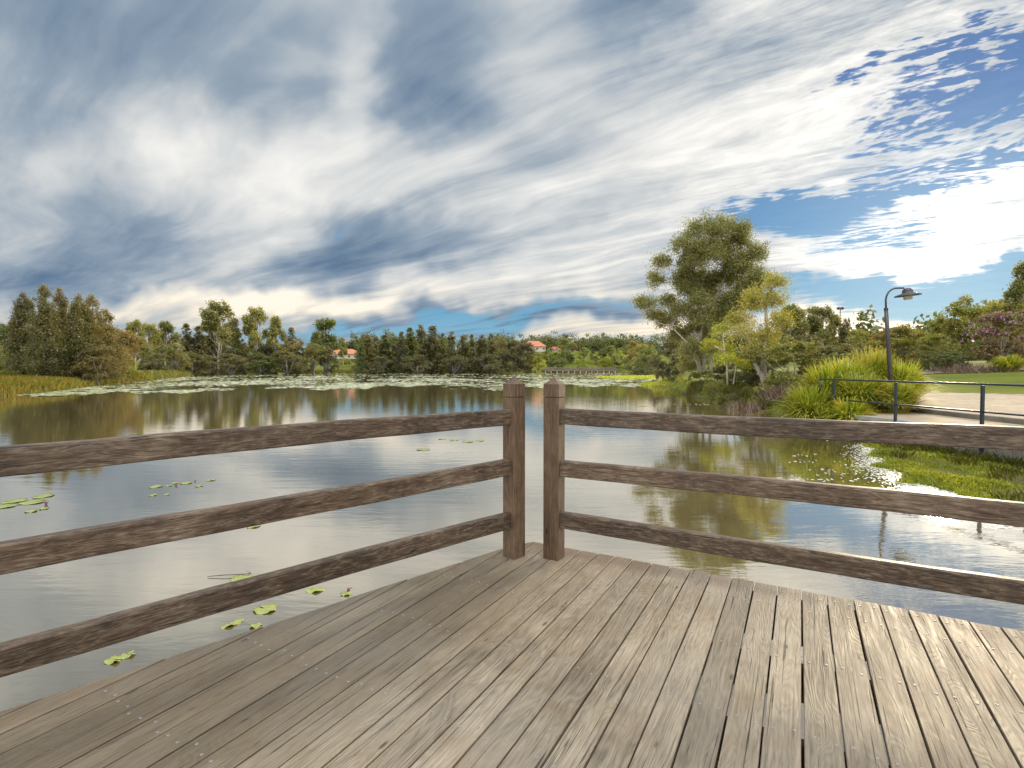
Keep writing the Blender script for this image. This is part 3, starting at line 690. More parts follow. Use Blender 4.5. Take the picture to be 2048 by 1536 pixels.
for i,(px,Y,tp,mt,kd,lb) in enumerate([(1097,265,697,'mid','bush','mid-green tree just right of the red hip roof'),(1112,280,704,'darkgreen','bush','dark green tree behind the left end of the boardwalk'),(1130,270,676,'mid','bush','tall green tree, highest above the boardwalk'),
  (1150,300,683,'rust','gum','sparse brownish gum right of the tallest tree above the boardwalk'),(1168,275,694,'mid','bush','rounded green tree above the middle of the boardwalk'),(1185,285,702,'dark','bush','dark tree above the middle of the boardwalk'),
  (1203,280,696,'darkgreen','bush','deep green tree above the right half of the boardwalk'),(1222,275,690,'mid','bush','domed green tree near the right end of the boardwalk'),(1240,260,700,'bright','bush','bright green tree above the right end of the boardwalk'),
  (1120,258,716,'mid','shrub','wide low green shrub behind the left half of the boardwalk'),(1165,256,718,'bright','shrub','wide bright shrub behind the middle of the boardwalk'),(1210,256,714,'bright','shrub','wide bright shrub behind the right half of the boardwalk'),
  (1256,220,690,'mid','bush','green tree where the boardwalk meets the right bank'),(1266,215,680,'rust','gum','gum with a flat reddish top left of the dark round tree'),(1280,190,686,'gum_yellow','bush','yellow-green tree left of the dark round tree'),(1302,170,690,'mid','bush','grey-green tree beside the dark round tree'),(1290,160,712,'darkgreen','shrub','green shore shrub left of the dark round tree')]):
    T.append((kd,px,Y,tp,mt,lb,1.0 if kd!='gum' else .7,HT))
T+=[('bush',1338,78,672,'dark','dark round tree on the right bank left of the large gum',.78,RT),
 ('bush',1365,72,690,'cas','drab tree behind the trunks of the large gum',.9,RT),
 ('bush',1400,66,700,'darkgreen','green tree glimpsed between the trunks of the large gum',1.0,RT),
 ('gum',1575,58,606,'gum','open-crowned gum right behind the yellow-leaved gum',.9,RT),('gum',1604,60,612,'gum_far','open gum, second right of the yellow-leaved gum',.9,RT),
 ('gum',1642,57,609,'gum','ragged gum left of the tall floodlight mast',.9,RT),('gum',1662,60,628,'gum_far','lower ragged gum in front of the floodlight mast',.8,RT),
 ('cas',1690,58,640,'cas','dark conical tree right of the floodlight mast',1.2,RT),
 ('bush',1530,52,672,'cas','olive tree behind the yellow-leaved gum',1.0,RT),
 ('bush',1722,52,657,'shrub','green round tree left of the street lamp pole',.9,RT),
 ('bush',1768,62,655,'rust','brownish tree directly behind the street lamp pole',1.0,RT),('bush',1805,60,648,'gum_yellow','golden-edged tree right of the street lamp pole',1.0,RT),
 ('bush',1842,64,660,'rust','low autumnal tree left of the large round tree',1.0,RT),
 ('bush',1924,56,590,'shrub','large round green tree near the right side',.95,RT),
 ('bush',1985,60,600,'gum_yellow','yellow-green tree behind the purple-flowered one',1.0,RT),
 ('gum',2040,50,520,'gum','tall dark-leaved tree cut by the right side of the frame',.75,RT),
 ('bush',2046,48,600,'gum_yellow','green-gold tree below the tall one at the right side',.9,RT),
 ('shrub',1866,46,707,'darkgreen','clipped low hedge shrub at the left end of the lawn bed',1.3,RT),('shrub',1908,45,703,'darkgreen','clipped taller hedge shrub on the lawn bed',1.25,RT),
 ('shrub',1850,50,688,'shrub','soft pale-topped shrub behind the clipped hedge',1.2,RT),
 ('bush',1870,55,665,'shrub','green tree between the hedge and the large round tree',1.2,RT),
 ('shrub',1590,27,680,'shrub','broad dome-shaped shrub left of the grass tussocks',1.45,RT),('shrub',1660,29,688,'cas','right shoulder of the dome-shaped shrub mass, browner',1.4,RT),
 ('shrub',1550,33,704,'darkgreen','darker shrub at the left of the dome-shaped one',1.2,RT),
 ('shrub',1465,35,742,'darkgreen','dark waterside shrub under the big gum trunks',1.2,RT),('shrub',1408,39,742,'shrub','olive waterside shrub below the big gum left branches',1.2,RT),
 ('shrub',1508,33,735,'cas','drab undergrowth shrub round the yellow-leaved gum trunks',1.1,RT),('shrub',1440,32,760,'shrub','low shrub leaning over the water in front of the big gum',.9,RT),
 ('shrub',1350,62,750,'darkgreen','small green shrub on the reedy point of the right bank',1.2,RT),('shrub',1378,46,757,'darkgreen','green shrub at the corner of the right bank',1.0,RT),
 ('shrub',1572,24.5,795,'bright','small bright green shrub at the left foot of the tussocks',.8,RT),
 ('shrub',1470,28.5,786,'cas','low brown brush at the waterline left of the pale trunks',.9,RT),
]
EX=[('bush',70,66,690,'cas','drab low tree behind the leaning trunk of the left bank',1.3,LB),('bush',165,70,650,'cas','olive bushy tree filling the middle of the left-bank clump',1.1,LB),
 ('bush',105,72,655,'dark','dark bushy tree deep inside the left-bank clump',1.1,LB),('bush',222,76,690,'rust','golden low tree near the right foot of the left-bank clump',1.2,LB),
 ('bush',310,120,705,'dark','low dark waterside tree right of the white-trunked gum',1.5,FS),('bush',385,140,702,'cas','low olive waterside tree left of the tallest far-left gum',1.6,FS),
 ('bush',460,150,706,'dark','low dark waterside tree right of the tallest far-left gum trunk',1.6,FS),('bush',575,168,700,'cas','low brown-green waterside tree below the thin-tipped casuarina',1.6,FS),
 ('bush',520,165,704,'darkgreen','low green waterside tree below the second tallest gum',1.5,FS),
 ('bush',735,222,700,'dark','dark tree behind the first casuarinas right of the gap',1.5,FS),('bush',800,224,700,'dark','dark tree behind the dip of the dark treeline',1.6,FS),('bush',875,226,692,'dark','dark tree behind the casuarinas right of the tallest',1.6,FS),('bush',945,226,692,'dark','dark tree behind the notch of the treeline',1.6,FS),
 ('bush',1105,262,712,'mid','olive tree behind the left end of the boardwalk railing',1.3,HT),('bush',1140,275,706,'darkgreen','deep green tree left of the middle of the boardwalk',1.3,HT),('bush',1192,270,710,'mid','low olive tree right of the middle of the boardwalk',1.4,HT),('bush',1228,262,712,'darkgreen','deep green low tree at the right end of the boardwalk',1.4,HT),
 ('shrub',1562,28,776,'dark','dark low shrub between the pale trunks and the dry twigs',.7,RT),('shrub',1492,29,782,'shrub','olive low shrub at the waterline right of the leaning one',.8,RT),('shrub',1425,36,768,'dark','dark low shrub at the waterline left end of the thicket',.9,RT),
 ('bush',1435,44,712,'cas','olive undergrowth tree behind the bright sapling',1.2,RT),('bush',1490,42,705,'dark','dark undergrowth tree behind the yellow-leaved gum',1.2,RT),('bush',1620,44,668,'cas','olive tree behind the dome-shaped shrub',1.2,RT),('bush',1700,46,680,'darkgreen','dark green tree behind the tallest tussock',1.1,RT)]
T+=EX
for a in T: plant(a[0],a[1],a[2],a[3],a[4],a[5],a[6],a[7])
# purple-flowering tree with blossom tips
pt=plant('bush',2000,44,624,'purple','purple-flowered bushy tree at the right side behind the lawn',1.15,RT,v=1)
rs=np.random.RandomState(5); d=rand_dirs(90,rs); d[:,2]=np.abs(d[:,2]); fc=np.array([0,0,.5])+d*np.array([.44,.44,.5]); fc=(fc[:,None,:]+rs.normal(size=(90,4,3))*.010).reshape(-1,3)
leaf_cards(fc,.022,.018,rs,name='blossom',mat=M['flower'],parent=pt)

# dry twiggy brush
def brush(px,Y,wm,hm,n,label,seed,mat='twig'):
    rs=np.random.RandomState(seed); x=(px-1024)/F*Y; z=max(0,h1(x,Y)); V=[];Fc=[]
    b=np.stack([rs.normal(size=n)*wm*.3,rs.normal(size=n)*wm*.25,np.zeros(n)],-1); d=rand_dirs(n,rs); d[:,2]=np.abs(d[:,2])+.7; d/=np.linalg.norm(d,axis=1,keepdims=True)
    L=hm*rs.uniform(.4,1.1,(n,1)); tip=b+d*L; s=np.cross(d,rand_dirs(n,rs)); s/=np.linalg.norm(s,axis=1,keepdims=True); mid=b+d*L*.55+rs.normal(size=(n,3))*.06
    w=.012; V=np.stack([b-s*w,b+s*w,mid+s*w*.7,tip,mid-s*w*.7],1).reshape(-1,3); o=mesh_np('brushwood',V,np.arange(5*n).reshape(n,5),5,M[mat]); o.location=(x,Y,z-.05); tag(o,label,'brush'); return o
brush(1575,24.0,1.4,.95,800,'tangle of dry grey-brown twigs right of the pale trunks',1)
brush(1520,26,2.2,.7,900,'dry brown twiggy scrub around the feet of the pale trunks',2)
brush(1945,41,4.0,1.1,900,'clump of dry brown grass on the mulch bed',3)

# ---------------------------------------------------------------- hero gums from lobes
def hero(name,Y,lobpx,trunks,nc,nl,cr,leafL,mat,label,seed,group=RT,depth=1.0,bark='bark_pale',extra=None):
    rs=np.random.RandomState(seed); bx,by=trunks[0][0]; base=AT(bx,by,Y); o=empty(name,(base[0],Y,0)); lobs=[]; k=Y/F
    for (px,py,rx,ry) in lobpx:
        c=AT(px,py,Y); dy=rs.uniform(-1,1)*1.6*depth; lobs.append((c[0]-base[0],dy,c[2],rx*k,(rx+ry)/2*k*1.1,ry*k))
    mb=MB()
    for tr in trunks:   # list of px points from base; widths px
        pts=[]; r=[]; off=rs.uniform(-.5,.5)
        for i,(px,py) in enumerate(tr[:-1]):
            c=AT(px,py,Y); pts.append((c[0]-base[0]+0,off*(1-i*.2),c[2])); r.append(tr[-1]*k*.5*(1-.55*i/max(1,len(tr)-2)))
        mb.tube(pts,r,8)
    tips=[]
    for tr in trunks:
        for px,py in tr[1:-1]: c=AT(px,py,Y); tips.append(np.array([c[0]-base[0],0,c[2]]))
    for L in lobs:
        c=np.array(L[:3]); below=[p for p in tips if p[2]<c[2]+.3] or tips; p=min(below,key=lambda q:np.linalg.norm(q-c))
        l=limb(p,c,.055,.018,rs,4,-.12); mb.tube([q[:3] for q in l],[q[3] for q in l],5)
        for _ in range(5):
            e=c+rand_dirs(1,rs)[0]*np.array(L[3:])*.85; l=limb(c-(c-p)*.25,e,.016,.005,rs,3); mb.tube([q[:3] for q in l],[q[3] for q in l],4)
    mb.build('trunk',M[bark],o,smooth=True)
    P=[]
    for L in lobs:
        vol=(L[3]*L[4]*L[5])**(1/3); P.append(clump_pts([L],max(6,nc*vol**1.6),nl,cr,rs,.3,.9))
    leaf_cards(np.concatenate(P),leafL,leafL*.34,rs,.55,mat=M[mat],parent=o)
    tag(o,label,'tree',group); return o
hero('gum_tree',38,[(1395,472,42,30),(1445,468,42,28),(1480,485,28,30),(1352,505,26,24),(1500,520,20,34),(1405,520,38,28),(1460,545,30,28),(1378,555,30,30),(1320,530,18,20),(1312,562,15,20),
   (1490,575,32,36),(1425,590,34,34),(1385,610,28,26),(1286,612,19,13),(1312,632,20,16),(1345,600,16,16),(1345,645,22,18),(1370,672,24,28),(1405,660,28,30),(1445,640,34,34),(1380,705,22,18),(1430,690,28,24),(1275,606,9,10),(1430,500,45,36),(1400,560,40,36),(1450,560,36,30),(1470,530,34,34),(1375,530,28,26),(1400,640,34,34),(1460,610,36,40),(1490,610,26,40),(1380,585,26,26),(1360,625,20,22),(1410,700,34,26),(1385,735,20,14)],
   [[(1402,742),(1394,706),(1405,660),(1430,600),(1455,545),(1462,500),9],[(1412,742),(1410,706),(1425,655),(1410,590),(1380,545),(1365,515),6],[(1420,742),(1419,708),(1435,640),(1480,560),(1495,520),6],[(1400,738),(1380,690),(1345,655),(1305,640),4]],
   44,58,.42,.175,'gum','large gum with drooping clumps and several thin trunks, tallest tree of the scene',21)
hero('gum_tree',30,[(1532,575,20,24),(1515,605,30,26),(1548,610,16,26),(1495,640,28,26),(1538,648,22,26),(1475,668,22,22),(1515,680,28,22),(1548,690,14,20),(1488,700,20,16)],
   [[(1541,797),(1533,748),(1528,702),(1535,660),(1532,600),12],[(1526,795),(1517,752),(1502,722),(1497,680),(1500,640),10],[(1516,750),(1524,722),(1520,690),5]],
   46,52,.36,.15,'gum_yellow','yellow-leaved gum with two pale curved trunks in front of the large gum',22)
hero('gum_tree',31,[(1446,660,17,18),(1440,690,18,16),(1462,700,18,16),(1448,722,20,14),(1476,728,16,12)],
   [[(1458,770),(1456,735),(1450,700),(1446,665),4],[(1462,768),(1468,735),(1474,715),3]],
   44,46,.30,.15,'gum_bright','small bright lime-green sapling in front of the large gum',23)

# far-off woods closing the horizon
rs=np.random.RandomState(77); lob=[]
for i in range(330):
    a=R(-62+124*rs.uniform()); rr=rs.uniform(330,400); x=rr*math.sin(a); y=rr*math.cos(a)
    if x>60 and y<300: rr=rs.uniform(110,190) if a>R(30) else rr; x=rr*math.sin(a); y=rr*math.cos(a)
    z=h1(x,y); s=rr/360; hh=rs.uniform(5,11)*(.55+.45*s); lob.append((x,y,z+hh*.35,rs.uniform(7,13)*s,6*s,hh))
P=clump_pts(lob,20,40,2.4,rs,.5); tag(leaf_cards(P,1.15,.75,rs,name='distant_woods',mat=M['darkgreen']),'dull green mass of distant woods along the horizon','woods',kind='stuff')

# ---------------------------------------------------------------- grass and reeds
def blades(name,pts,hmin,hmax,w,mat,rs,lean=.35,seg=2):
    n=len(pts); a=rs.uniform(0,6.28,n); ln=rs.uniform(.1,1,n)*lean; H=rs.uniform(hmin,hmax,n); d=np.stack([np.cos(a),np.sin(a)],-1)
    s=np.stack([-np.sin(a),np.cos(a),np.zeros(n)],-1)*np.asarray(w).reshape(-1,1)*.5
    m=pts+np.concatenate([d*(ln*H*.35)[:,None],(H*.6)[:,None]],1); tp=pts+np.concatenate([d*(ln*H)[:,None],(H*(1-.25*ln))[:,None]],1)
    V=np.stack([pts-s,pts+s,m+s*.7,tp,m-s*.7],1).reshape(-1,3)
    return mesh_np(name,V,np.arange(5*n).reshape(n,5),5,mat)
def scatter(poly,n,rs):
    poly=np.array(poly); out=[]
    x0,y0=poly.min(0); x1,y1=poly.max(0)
    while sum(len(o) for o in out)<n:
        X=rs.uniform(x0,x1,n*2); Y=rs.uniform(y0,y1,n*2); k=inpoly(X,Y,poly); out.append(np.stack([X[k],Y[k]],-1))
    return np.concatenate(out)[:n]
# marsh ground
mg=np.random.RandomState(3)
def marsh_sheet():
    st=.16; x0,y0=MARSH.min(0)-.4; x1,y1=MARSH.max(0)+.2; gx_=np.arange(x0,x1,st); gy_=np.arange(y0,y1,st); X,Y=np.meshgrid(gx_,gy_)
    best=np.full(X.shape,1e9); 
    for i in range(len(MARSH)):
        a=MARSH[i]; b=MARSH[(i+1)%len(MARSH)]; e=b-a; w=np.stack([X-a[0],Y-a[1]],-1); tt=np.clip((w@e)/(e@e),0,1); best=np.minimum(best,np.linalg.norm(w-tt[...,None]*e,axis=-1))
    s=np.where(inpoly(X,Y,MARSH),best,-best); Z=-.10+.16*sm(s,-.35,.5)+.02*np.sin(X*5)*np.cos(Y*4)+.02*np.sin(X*2.1+Y*3.3)
    id_=np.arange(X.size).reshape(X.shape); q=np.stack([id_[:-1,:-1],id_[:-1,1:],id_[1:,1:],id_[1:,:-1]],-1).reshape(-1,4)
    tag(mesh_np('marsh_ground',np.stack([X,Y,Z],-1).reshape(-1,3),q,4,M['ground'],smooth=True),kind='structure')
marsh_sheet()
pm=scatter(MARSH,52000,mg); nz=np.sin(pm[:,0]*1.7+.5)*np.cos(pm[:,1]*1.3)+np.sin(pm[:,0]*4.1+pm[:,1]*2.7)*.5
pm3=np.concatenate([pm,np.full((len(pm),1),.02)],1)
tag(blades('marsh_grass',pm3+np.array([0,0,1])*np.clip(nz,-.5,1)[:,None]*.04,.03,.10,.018,M['marsh'],mg,.9),'bright green marsh grass at the pond edge below the steel railing','grass',kind='stuff')
# taller weeds on the marsh
pw=scatter(MARSH,34,mg); pw=np.concatenate([c_+mg.normal(size=(60,2))*.16 for c_ in pw]); pw=pw[inpoly(pw[:,0],pw[:,1],MARSH)]
tag(blades('marsh_weeds',np.concatenate([pw,np.full((len(pw),1),.03)],1),  .08,.22,.016,M['reed_green'],mg,.7),'darker tufts of weed standing in the bright marsh grass','grass',kind='stuff')
# reeds: left bank
rr=np.random.RandomState(12)
def band(name,line,width,n,hmin,hmax,w,mat,label,off=0.2):
    line=np.array(line,float); seg=np.linalg.norm(np.diff(line,axis=0),axis=1); cs=np.concatenate([[0],np.cumsum(seg)]); t=rr.uniform(0,cs[-1],n)
    i=np.clip(np.searchsorted(cs,t)-1,0,len(seg)-1); f=(t-cs[i])/seg[i]; p=line[i]+(line[i+1]-line[i])*f[:,None]
    e=(line[i+1]-line[i])/seg[i][:,None]; nn=np.stack([-e[:,1],e[:,0]],-1); u=rr.uniform(0,1,n)
    p=p+nn*(off+u*width)[:,None]; 
    k=np.sin(p[:,0]*.9)*np.cos(p[:,1]*.8)+rr.uniform(-.8,.8,n)>-.55; p=p[k]
    z=np.maximum(hgt(p[:,0],p[:,1]),0)-.03
    sc=(1+.35*np.sin(p[:,0]*.7+p[:,1]*.4)); P=np.concatenate([p,z[:,None]],1)
    o=blades(name,P,hmin,hmax,w,mat,rr,.5); tag(o,label,'grass',kind='stuff'); return o
L1=[(-43,12),(-37.7,38.7),(-41,47),(-51,65),(-60,85)]
band('reeds',L1,6,30000,.35,.95,.055,M['reed'],'yellow-orange reedy grass along the left bank waterline',-.3)
band('bank_grass',L1,11,22000,.3,.8,.07,M['reed_green'],'green rough grass under the left-bank casuarinas',2.5)
band('shore_grass',[(-60,85),(-93,157),(-100,200),(-80,232),(0,238),(52,246)],5,22000,.5,1.5,.22,M['reed_green'],'green fringe of grass along the far shore',-.5)
band('bank_reeds',[(52,246),(43,157),(39,128),(24,76),(17.3,56.5),(13.5,41)],3,12000,.15,.4,.12,M['reed_green'],'low reeds along the right bank left of the large gum',-2.2)
band('waterside_grass',[(13.5,41),(12.6,30.6),(12.3,25.6),(11.6,22.0),(10.6,19.2),(10.15,17.5)],1.6,6000,.2,.6,.04,M['reed_green'],'rough grass at the waterline below the shrubs',0)
# weeds along the foot of the retaining wall
band('wall_weeds',[(10.0,17.0),(10.35,14),(10.6,11.8),(10.9,8)],-.5,2200,.10,.36,.02,M['reed_green'],'strappy weeds growing along the foot of the retaining wall',-.02)
# flat green tongue of marsh at the right bank
tg=[G(*p,.0)[:2] for p in ((1275,769),(1320,764),(1350,762),(1352,772),(1310,776))]
pt_=scatter(tg,9000,rr); tag(blades('marsh_tongue',np.concatenate([pt_,np.zeros((len(pt_),1))],1),.08,.3,.12,M['marsh'],rr,.9),'flat bright green tongue of water grass left of the right bank','grass',kind='stuff')
tg=[G(*p,.0)[:2] for p in ((1190,754),(1300,751.5),(1340,752),(1345,757),(1240,757))]
pt_=scatter(tg,9000,rr); tag(blades('marsh_strip',np.concatenate([pt_,np.zeros((len(pt_),1))],1),.08,.3,.2,M['marsh'],rr,.9),'long thin strip of green water grass beyond the tongue','grass',kind='stuff')

# ---------------------------------------------------------------- tussocks beside the railing
def tussock(x,y,z,Rm,Hm,n,label,seed,mat='tuss',group='strappy grass tussocks by the railing',wd=.050):
    rs=np.random.RandomState(seed); o=empty('grass_tussock',(x,y,z)); a=rs.uniform(0,6.28,n); r0=Rm*.32*np.sqrt(rs.uniform(0,1,n)); el=rs.beta(2.2,1.2,n)  # 1 upright
    out=Rm*(1.15-el)*rs.uniform(.75,1.15,n); H=Hm*(.42+.62*el)*rs.uniform(.72,1.08,n)
    d=np.stack([np.cos(a),np.sin(a)],-1); base=np.concatenate([d*r0[:,None],np.zeros((n,1))],1); K=6; pts=[]
    tipdrop=(1-el)*rs.uniform(.3,1.2,n)
    tw=rs.uniform(-.5,.5,n); sd_=np.stack([-np.sin(a+tw),np.cos(a+tw),np.zeros(n)],-1)
    V=[]
    for k in range(K+1):
        f=k/K; hr=out*(f**1.5); hz=H*(1.75*f-.75*f*f) - H*tipdrop*np.clip(f-.55,0,1)**1.5*1.9
        c=base+np.concatenate([d*hr[:,None],hz[:,None]],1); w=wd*(1-.9*f**1.7)*.5; V+= [c-sd_*w,c+sd_*w]
    V=np.stack(V,1); V[...,2]=np.maximum(V[...,2],.02); nv=2*(K+1); V=V.reshape(-1,3); b=(np.arange(n)*nv)[:,None]
    fc=np.concatenate([b+np.array([[2*k,2*k+1,2*k+3,2*k+2]]) for k in range(K)],0)
    mesh_np('blades',V,fc,4,M[mat],o); tag(o,label,'grass tussock',group); return o
def tz(px,Y): x=(px-1024)/F*Y; return x,Y,max(0.05,h1(x,Y)-.03)
for i,(px,Y,Rm,Hm,n,lb) in enumerate([(1622,17.4,1.35,1.45,1900,'leftmost strappy tussock leaning over the water at the railing end'),(1688,18.7,1.5,1.80,1900,'tall golden-tipped tussock left of the street lamp'),
    (1745,19.6,1.45,2.15,1900,'tallest tussock, its spiky tip just left of the lamp pole'),(1800,19.0,1.3,1.65,1500,'tussock right of the lamp pole at the path side'),
    (1656,18.2,1.4,1.62,1800,'broad tussock filling the space between the railing end and the golden-tipped one'),
    (1700,16.25,.95,.95,1300,'low front tussock hanging over the wall coping beside the second railing post'),
    (1720,17.0,1.3,1.30,1500,'front tussock pressed against the steel railing'),(1790,16.6,1.1,1.05,1200,'low right-hand tussock spilling onto the path'),(1660,16.6,.9,.85,900,'small tussock drooping below the lower steel bar')]):
    x,y,z=tz(px,Y); tussock(x,y,z,Rm,Hm,n,lb,50+i)
x,y,z=tz(2016,40); tussock(x,y,z,1.7,1.35,1000,'round strappy tussock on the mulch bed at the right side',70,wd=.06)

# ---------------------------------------------------------------- steel railing, walkway, wall
def rx(y): return 8.92*1.135+(15.2*1.135-y)*.0895
ZT=1.735; ZL=1.11; WZ=.68
ro=empty('steel_railing',(rx(12),12,0)); tag(ro,'black tubular steel railing with two bars beside the path','railing')
def loc(y,z): return (rx(y)-rx(12),y-12,z)
mb=MB(); mb.tube([loc(17.25,ZT),loc(14,ZT),loc(11,ZT),loc(3,ZT)],.026,10); mb.build('top_rail',M['black'],ro,smooth=True)
mb=MB(); mb.tube([loc(17.25,ZL),loc(14,ZL),loc(11,ZL),loc(3,ZL)],.023,10); mb.build('lower_rail',M['black'],ro,smooth=True)
mb=MB(); mb.tube([loc(17.25,ZT-.001),loc(17.25,ZL)],.024,10); mb.build('end_bar',M['black'],ro,smooth=True)
for y in (16.57,14.19,11.81,9.43,7.05,4.67):
    mb=MB(); mb.box(-.028,.028,-.028,.028,.22,ZT-.03); mb.box(-.045,.045,-.006,.006,.30,.62) ; o=mb.build('post',M['black'],ro,loc=(rx(y)-rx(12)-.012,y-12,0))
# retaining wall: plank-cast concrete
ww=empty('retaining_wall',(rx(12),12,0)); tag(ww,'stained concrete retaining wall under the steel railing','wall')
mb=MB()
ys=np.linspace(17.4,2,90)
for i in range(89):
    y0,y1=ys[i],ys[i+1]; dx=.012*((i*7)%5)/5
    a=(rx(y0)-rx(12)+.03+dx,y0-12-.004); b=(rx(y1)-rx(12)+.03+dx,y1-12+.004)
    mb.add([(a[0],a[1],-.3),(b[0],b[1],-.3),(b[0]+.2,b[1],-.3),(a[0]+.2,a[1],-.3),(a[0],a[1],WZ-.1),(b[0],b[1],WZ-.1),(b[0]+.2,b[1],WZ-.1),(a[0]+.2,a[1],WZ-.1)],[(0,4,5,1),(4,7,6,5),(0,3,7,4),(1,5,6,2),(3,2,6,7)])
mb.build('planks',M['wallconc'],ww)
mb=MB(); p0=loc(17.4,0); p1=loc(2,0)
mb.add([(p0[0]-.0,p0[1],WZ-.1),(p1[0]-.0,p1[1],WZ-.1),(p1[0]+.26,p1[1],WZ-.1),(p0[0]+.26,p0[1],WZ-.1),(p0[0]-.0,p0[1],WZ+.012),(p1[0]-.0,p1[1],WZ+.012),(p1[0]+.26,p1[1],WZ+.012),(p0[0]+.26,p0[1],WZ+.012)],[(0,4,5,1),(4,7,6,5),(2,6,7,3),(0,3,7,4),(1,5,6,2),(3,0,1,2)])
mb.build('coping',M['concrete'],ww)
mb=MB(); mb.add([(rx(17.4)+.25,17.4,WZ+.006),(rx(2)+.25,2,WZ+.006),(12.6,2,WZ+.010),(12.62,9,WZ+.010),(12.75,17.4,WZ+.02)],[(0,1,2,3,4)]); tag(mb.build('walkway',M['path'],None),kind='structure')
ke=empty('concrete_kerb',(12.6,12,0)); tag(ke,'low concrete kerb between the railing walkway and the path','kerb')
mb=MB(); K=[(.16,5.6),(.06,3),(0,-3),(-.04,-10)]
mb.loft([[(x,y,WZ-.05),(x,y,WZ+.14),(x+.02,y,WZ+.16),(x+.14,y,WZ+.16),(x+.16,y,WZ+.14),(x+.16,y,WZ-.05)] for x,y in K]); mb.build('kerb_stone',M['wallconc'],ke)

# ---------------------------------------------------------------- street lamp
lx=(1777-1024)/F*18.5*1.0; ly=18.5; lz=h1(lx,ly)
la=empty('street_lamp',(lx,ly,lz)); tag(la,'leaning dark street lamp with hat-shaped shade rising from the tussocks','street lamp')
def LP(px,py): c=AT(px,py,ly); return (c[0]-lx,0,c[2]-lz)
b=LP(1782,790); c1=LP(1772,618)
mb=MB(); mb.tube([(b[0],0,-.1),LP(1780,742),LP(1776,680),c1],[.085,.075,.066,.060],14); mb.build('pole',M['lamppaint'],la,smooth=True)
mb=MB(); mb.tube([LP(1772,620),LP(1772,616)],[.068,.068],14); mb.build('collar',M['lamppaint'],la)
mb=MB(); A=[LP(*p) for p in ((1772,618),(1771.5,600),(1773,592),(1777,584.5),(1783,579),(1790,576.5),(1798,576),(1808,576))]; mb.tube(A,.030,10); mb.build('arm',M['lamppaint'],la,smooth=True)
hc=LP(1815.5,590); px1=ly/F
sh=MB(); sh.lathe([(.40,-.035),(.395,-.005),(.25,.045),(.165,.075),(.160,.135),(.150,.175),(.11,.225),(.05,.245),(.002,.25)],28); sh2=sh.build('lamp_shade',M['lamppaint'],la,smooth=True,loc=hc); sh2.rotation_euler=(0,R(-5),0)
gb=MB(); gb.lathe([(.12,.05),(.135,.0),(.135,-.12),(.12,-.16),(.01,-.165)],20); g2=gb.build('lamp_glass',M['glass'],la,smooth=True,loc=hc); g2.rotation_euler=(0,R(-5),0)
# floodlight mast
my=130; mx=(1678-1024)/F*my; mz=h1(mx,my); mo=empty('floodlight_mast',(mx,my,mz)); tag(mo,'tall thin floodlight mast above the trees left of the street lamp','mast')
topz=CZ+(HOR-618)/F*my-mz
mb=MB(); mb.tube([(0,0,0),(0,0,topz)],[.22,.10],8); mb.build('pole',M['lamppaint'],mo,smooth=True)
for k in range(3):
    mb=MB(); mb.box(-.28,.28,-.2,.2,-.18,.22); mb.box(-.05,.05,-.05,.05,-.4,-.18); o=mb.build('floodlight',M['lamppaint'],mo,loc=(-.55+.55*k,0,topz+.12)); o.rotation_euler=(0,R((-30,0,30)[k]),0)
mb=MB(); mb.box(-.7,.7,-.05,.05,-.05,.05); mb.build('crossbar',M['lamppaint'],mo,loc=(0,0,topz-.25))

# ---------------------------------------------------------------- houses and bridge
def house(px0,px1,Y,pyr,pye,label,dep=9):
    x0=(px0-1024)/F*Y; x1=(px1-1024)/F*Y; w=x1-x0; cx=(x0+x1)/2; g=h1(cx,Y)-.6; ze=CZ+(HOR-pye)/F*Y-g; zr=CZ+(HOR-pyr)/F*Y-g
    o=empty('house',(cx,Y,g)); tag(o,label,'house','red-roofed houses beyond the trees')
    mb=MB(); mb.box(-w/2+.6,w/2-.6,-dep/2,dep/2,0,ze); mb.build('wall',M['render'],o)
    mb=MB(); a=w/2; b=dep/2+.6; r=max(.3,a-b*.9); ze0=ze+.02
    mb.add([(-a,-b,ze0),(a,-b,ze0),(a,b,ze0),(-a,b,ze0),(-r,0,zr),(r,0,zr),(-a,-b,ze0+.2),(a,-b,ze0+.2),(a,b,ze0+.2),(-a,b,ze0+.2)],[(0,3,2,1),(0,1,7,6),(1,2,8,7),(2,3,9,8),(3,0,6,9),(6,7,5,4),(7,8,5),(8,9,4,5),(9,6,4)]); mb.build('roof',M['roof'],o)
    n=max(2,int(w/3.4))
    for i in range(n):
        xx=-w/2+1.6+(w-3.2)*i/(n-1 if n>1 else 1)
        mb=MB(); mb.box(-.75,.75,-.06,.02,-.6,.6); wi=mb.build('window',M['white'],o,loc=(xx,-dep/2,ze-1.2)); mb=MB(); mb.box(-.66,.66,-.08,-.055,-.52,.52); mb.build('pane',M['window'],wi)
    return o
house(660,722,290,698,709,'red-roofed bungalow seen in the gap right of the columnar tree')
house(758,800,300,697,708,'red roof glimpsed behind the casuarinas right of the gap')
house(826,868,300,698,709,'red roof glimpsed behind the tallest dark casuarina')
house(1042,1092,320,682,694,'two-storey cream house with a red hip roof behind the right end of the dark treeline')
house(1096,1122,335,692,700,'small red-roofed house right of the hip-roofed one')
house(1138,1168,340,691,699,'small red-roofed house behind the middle of the boardwalk')
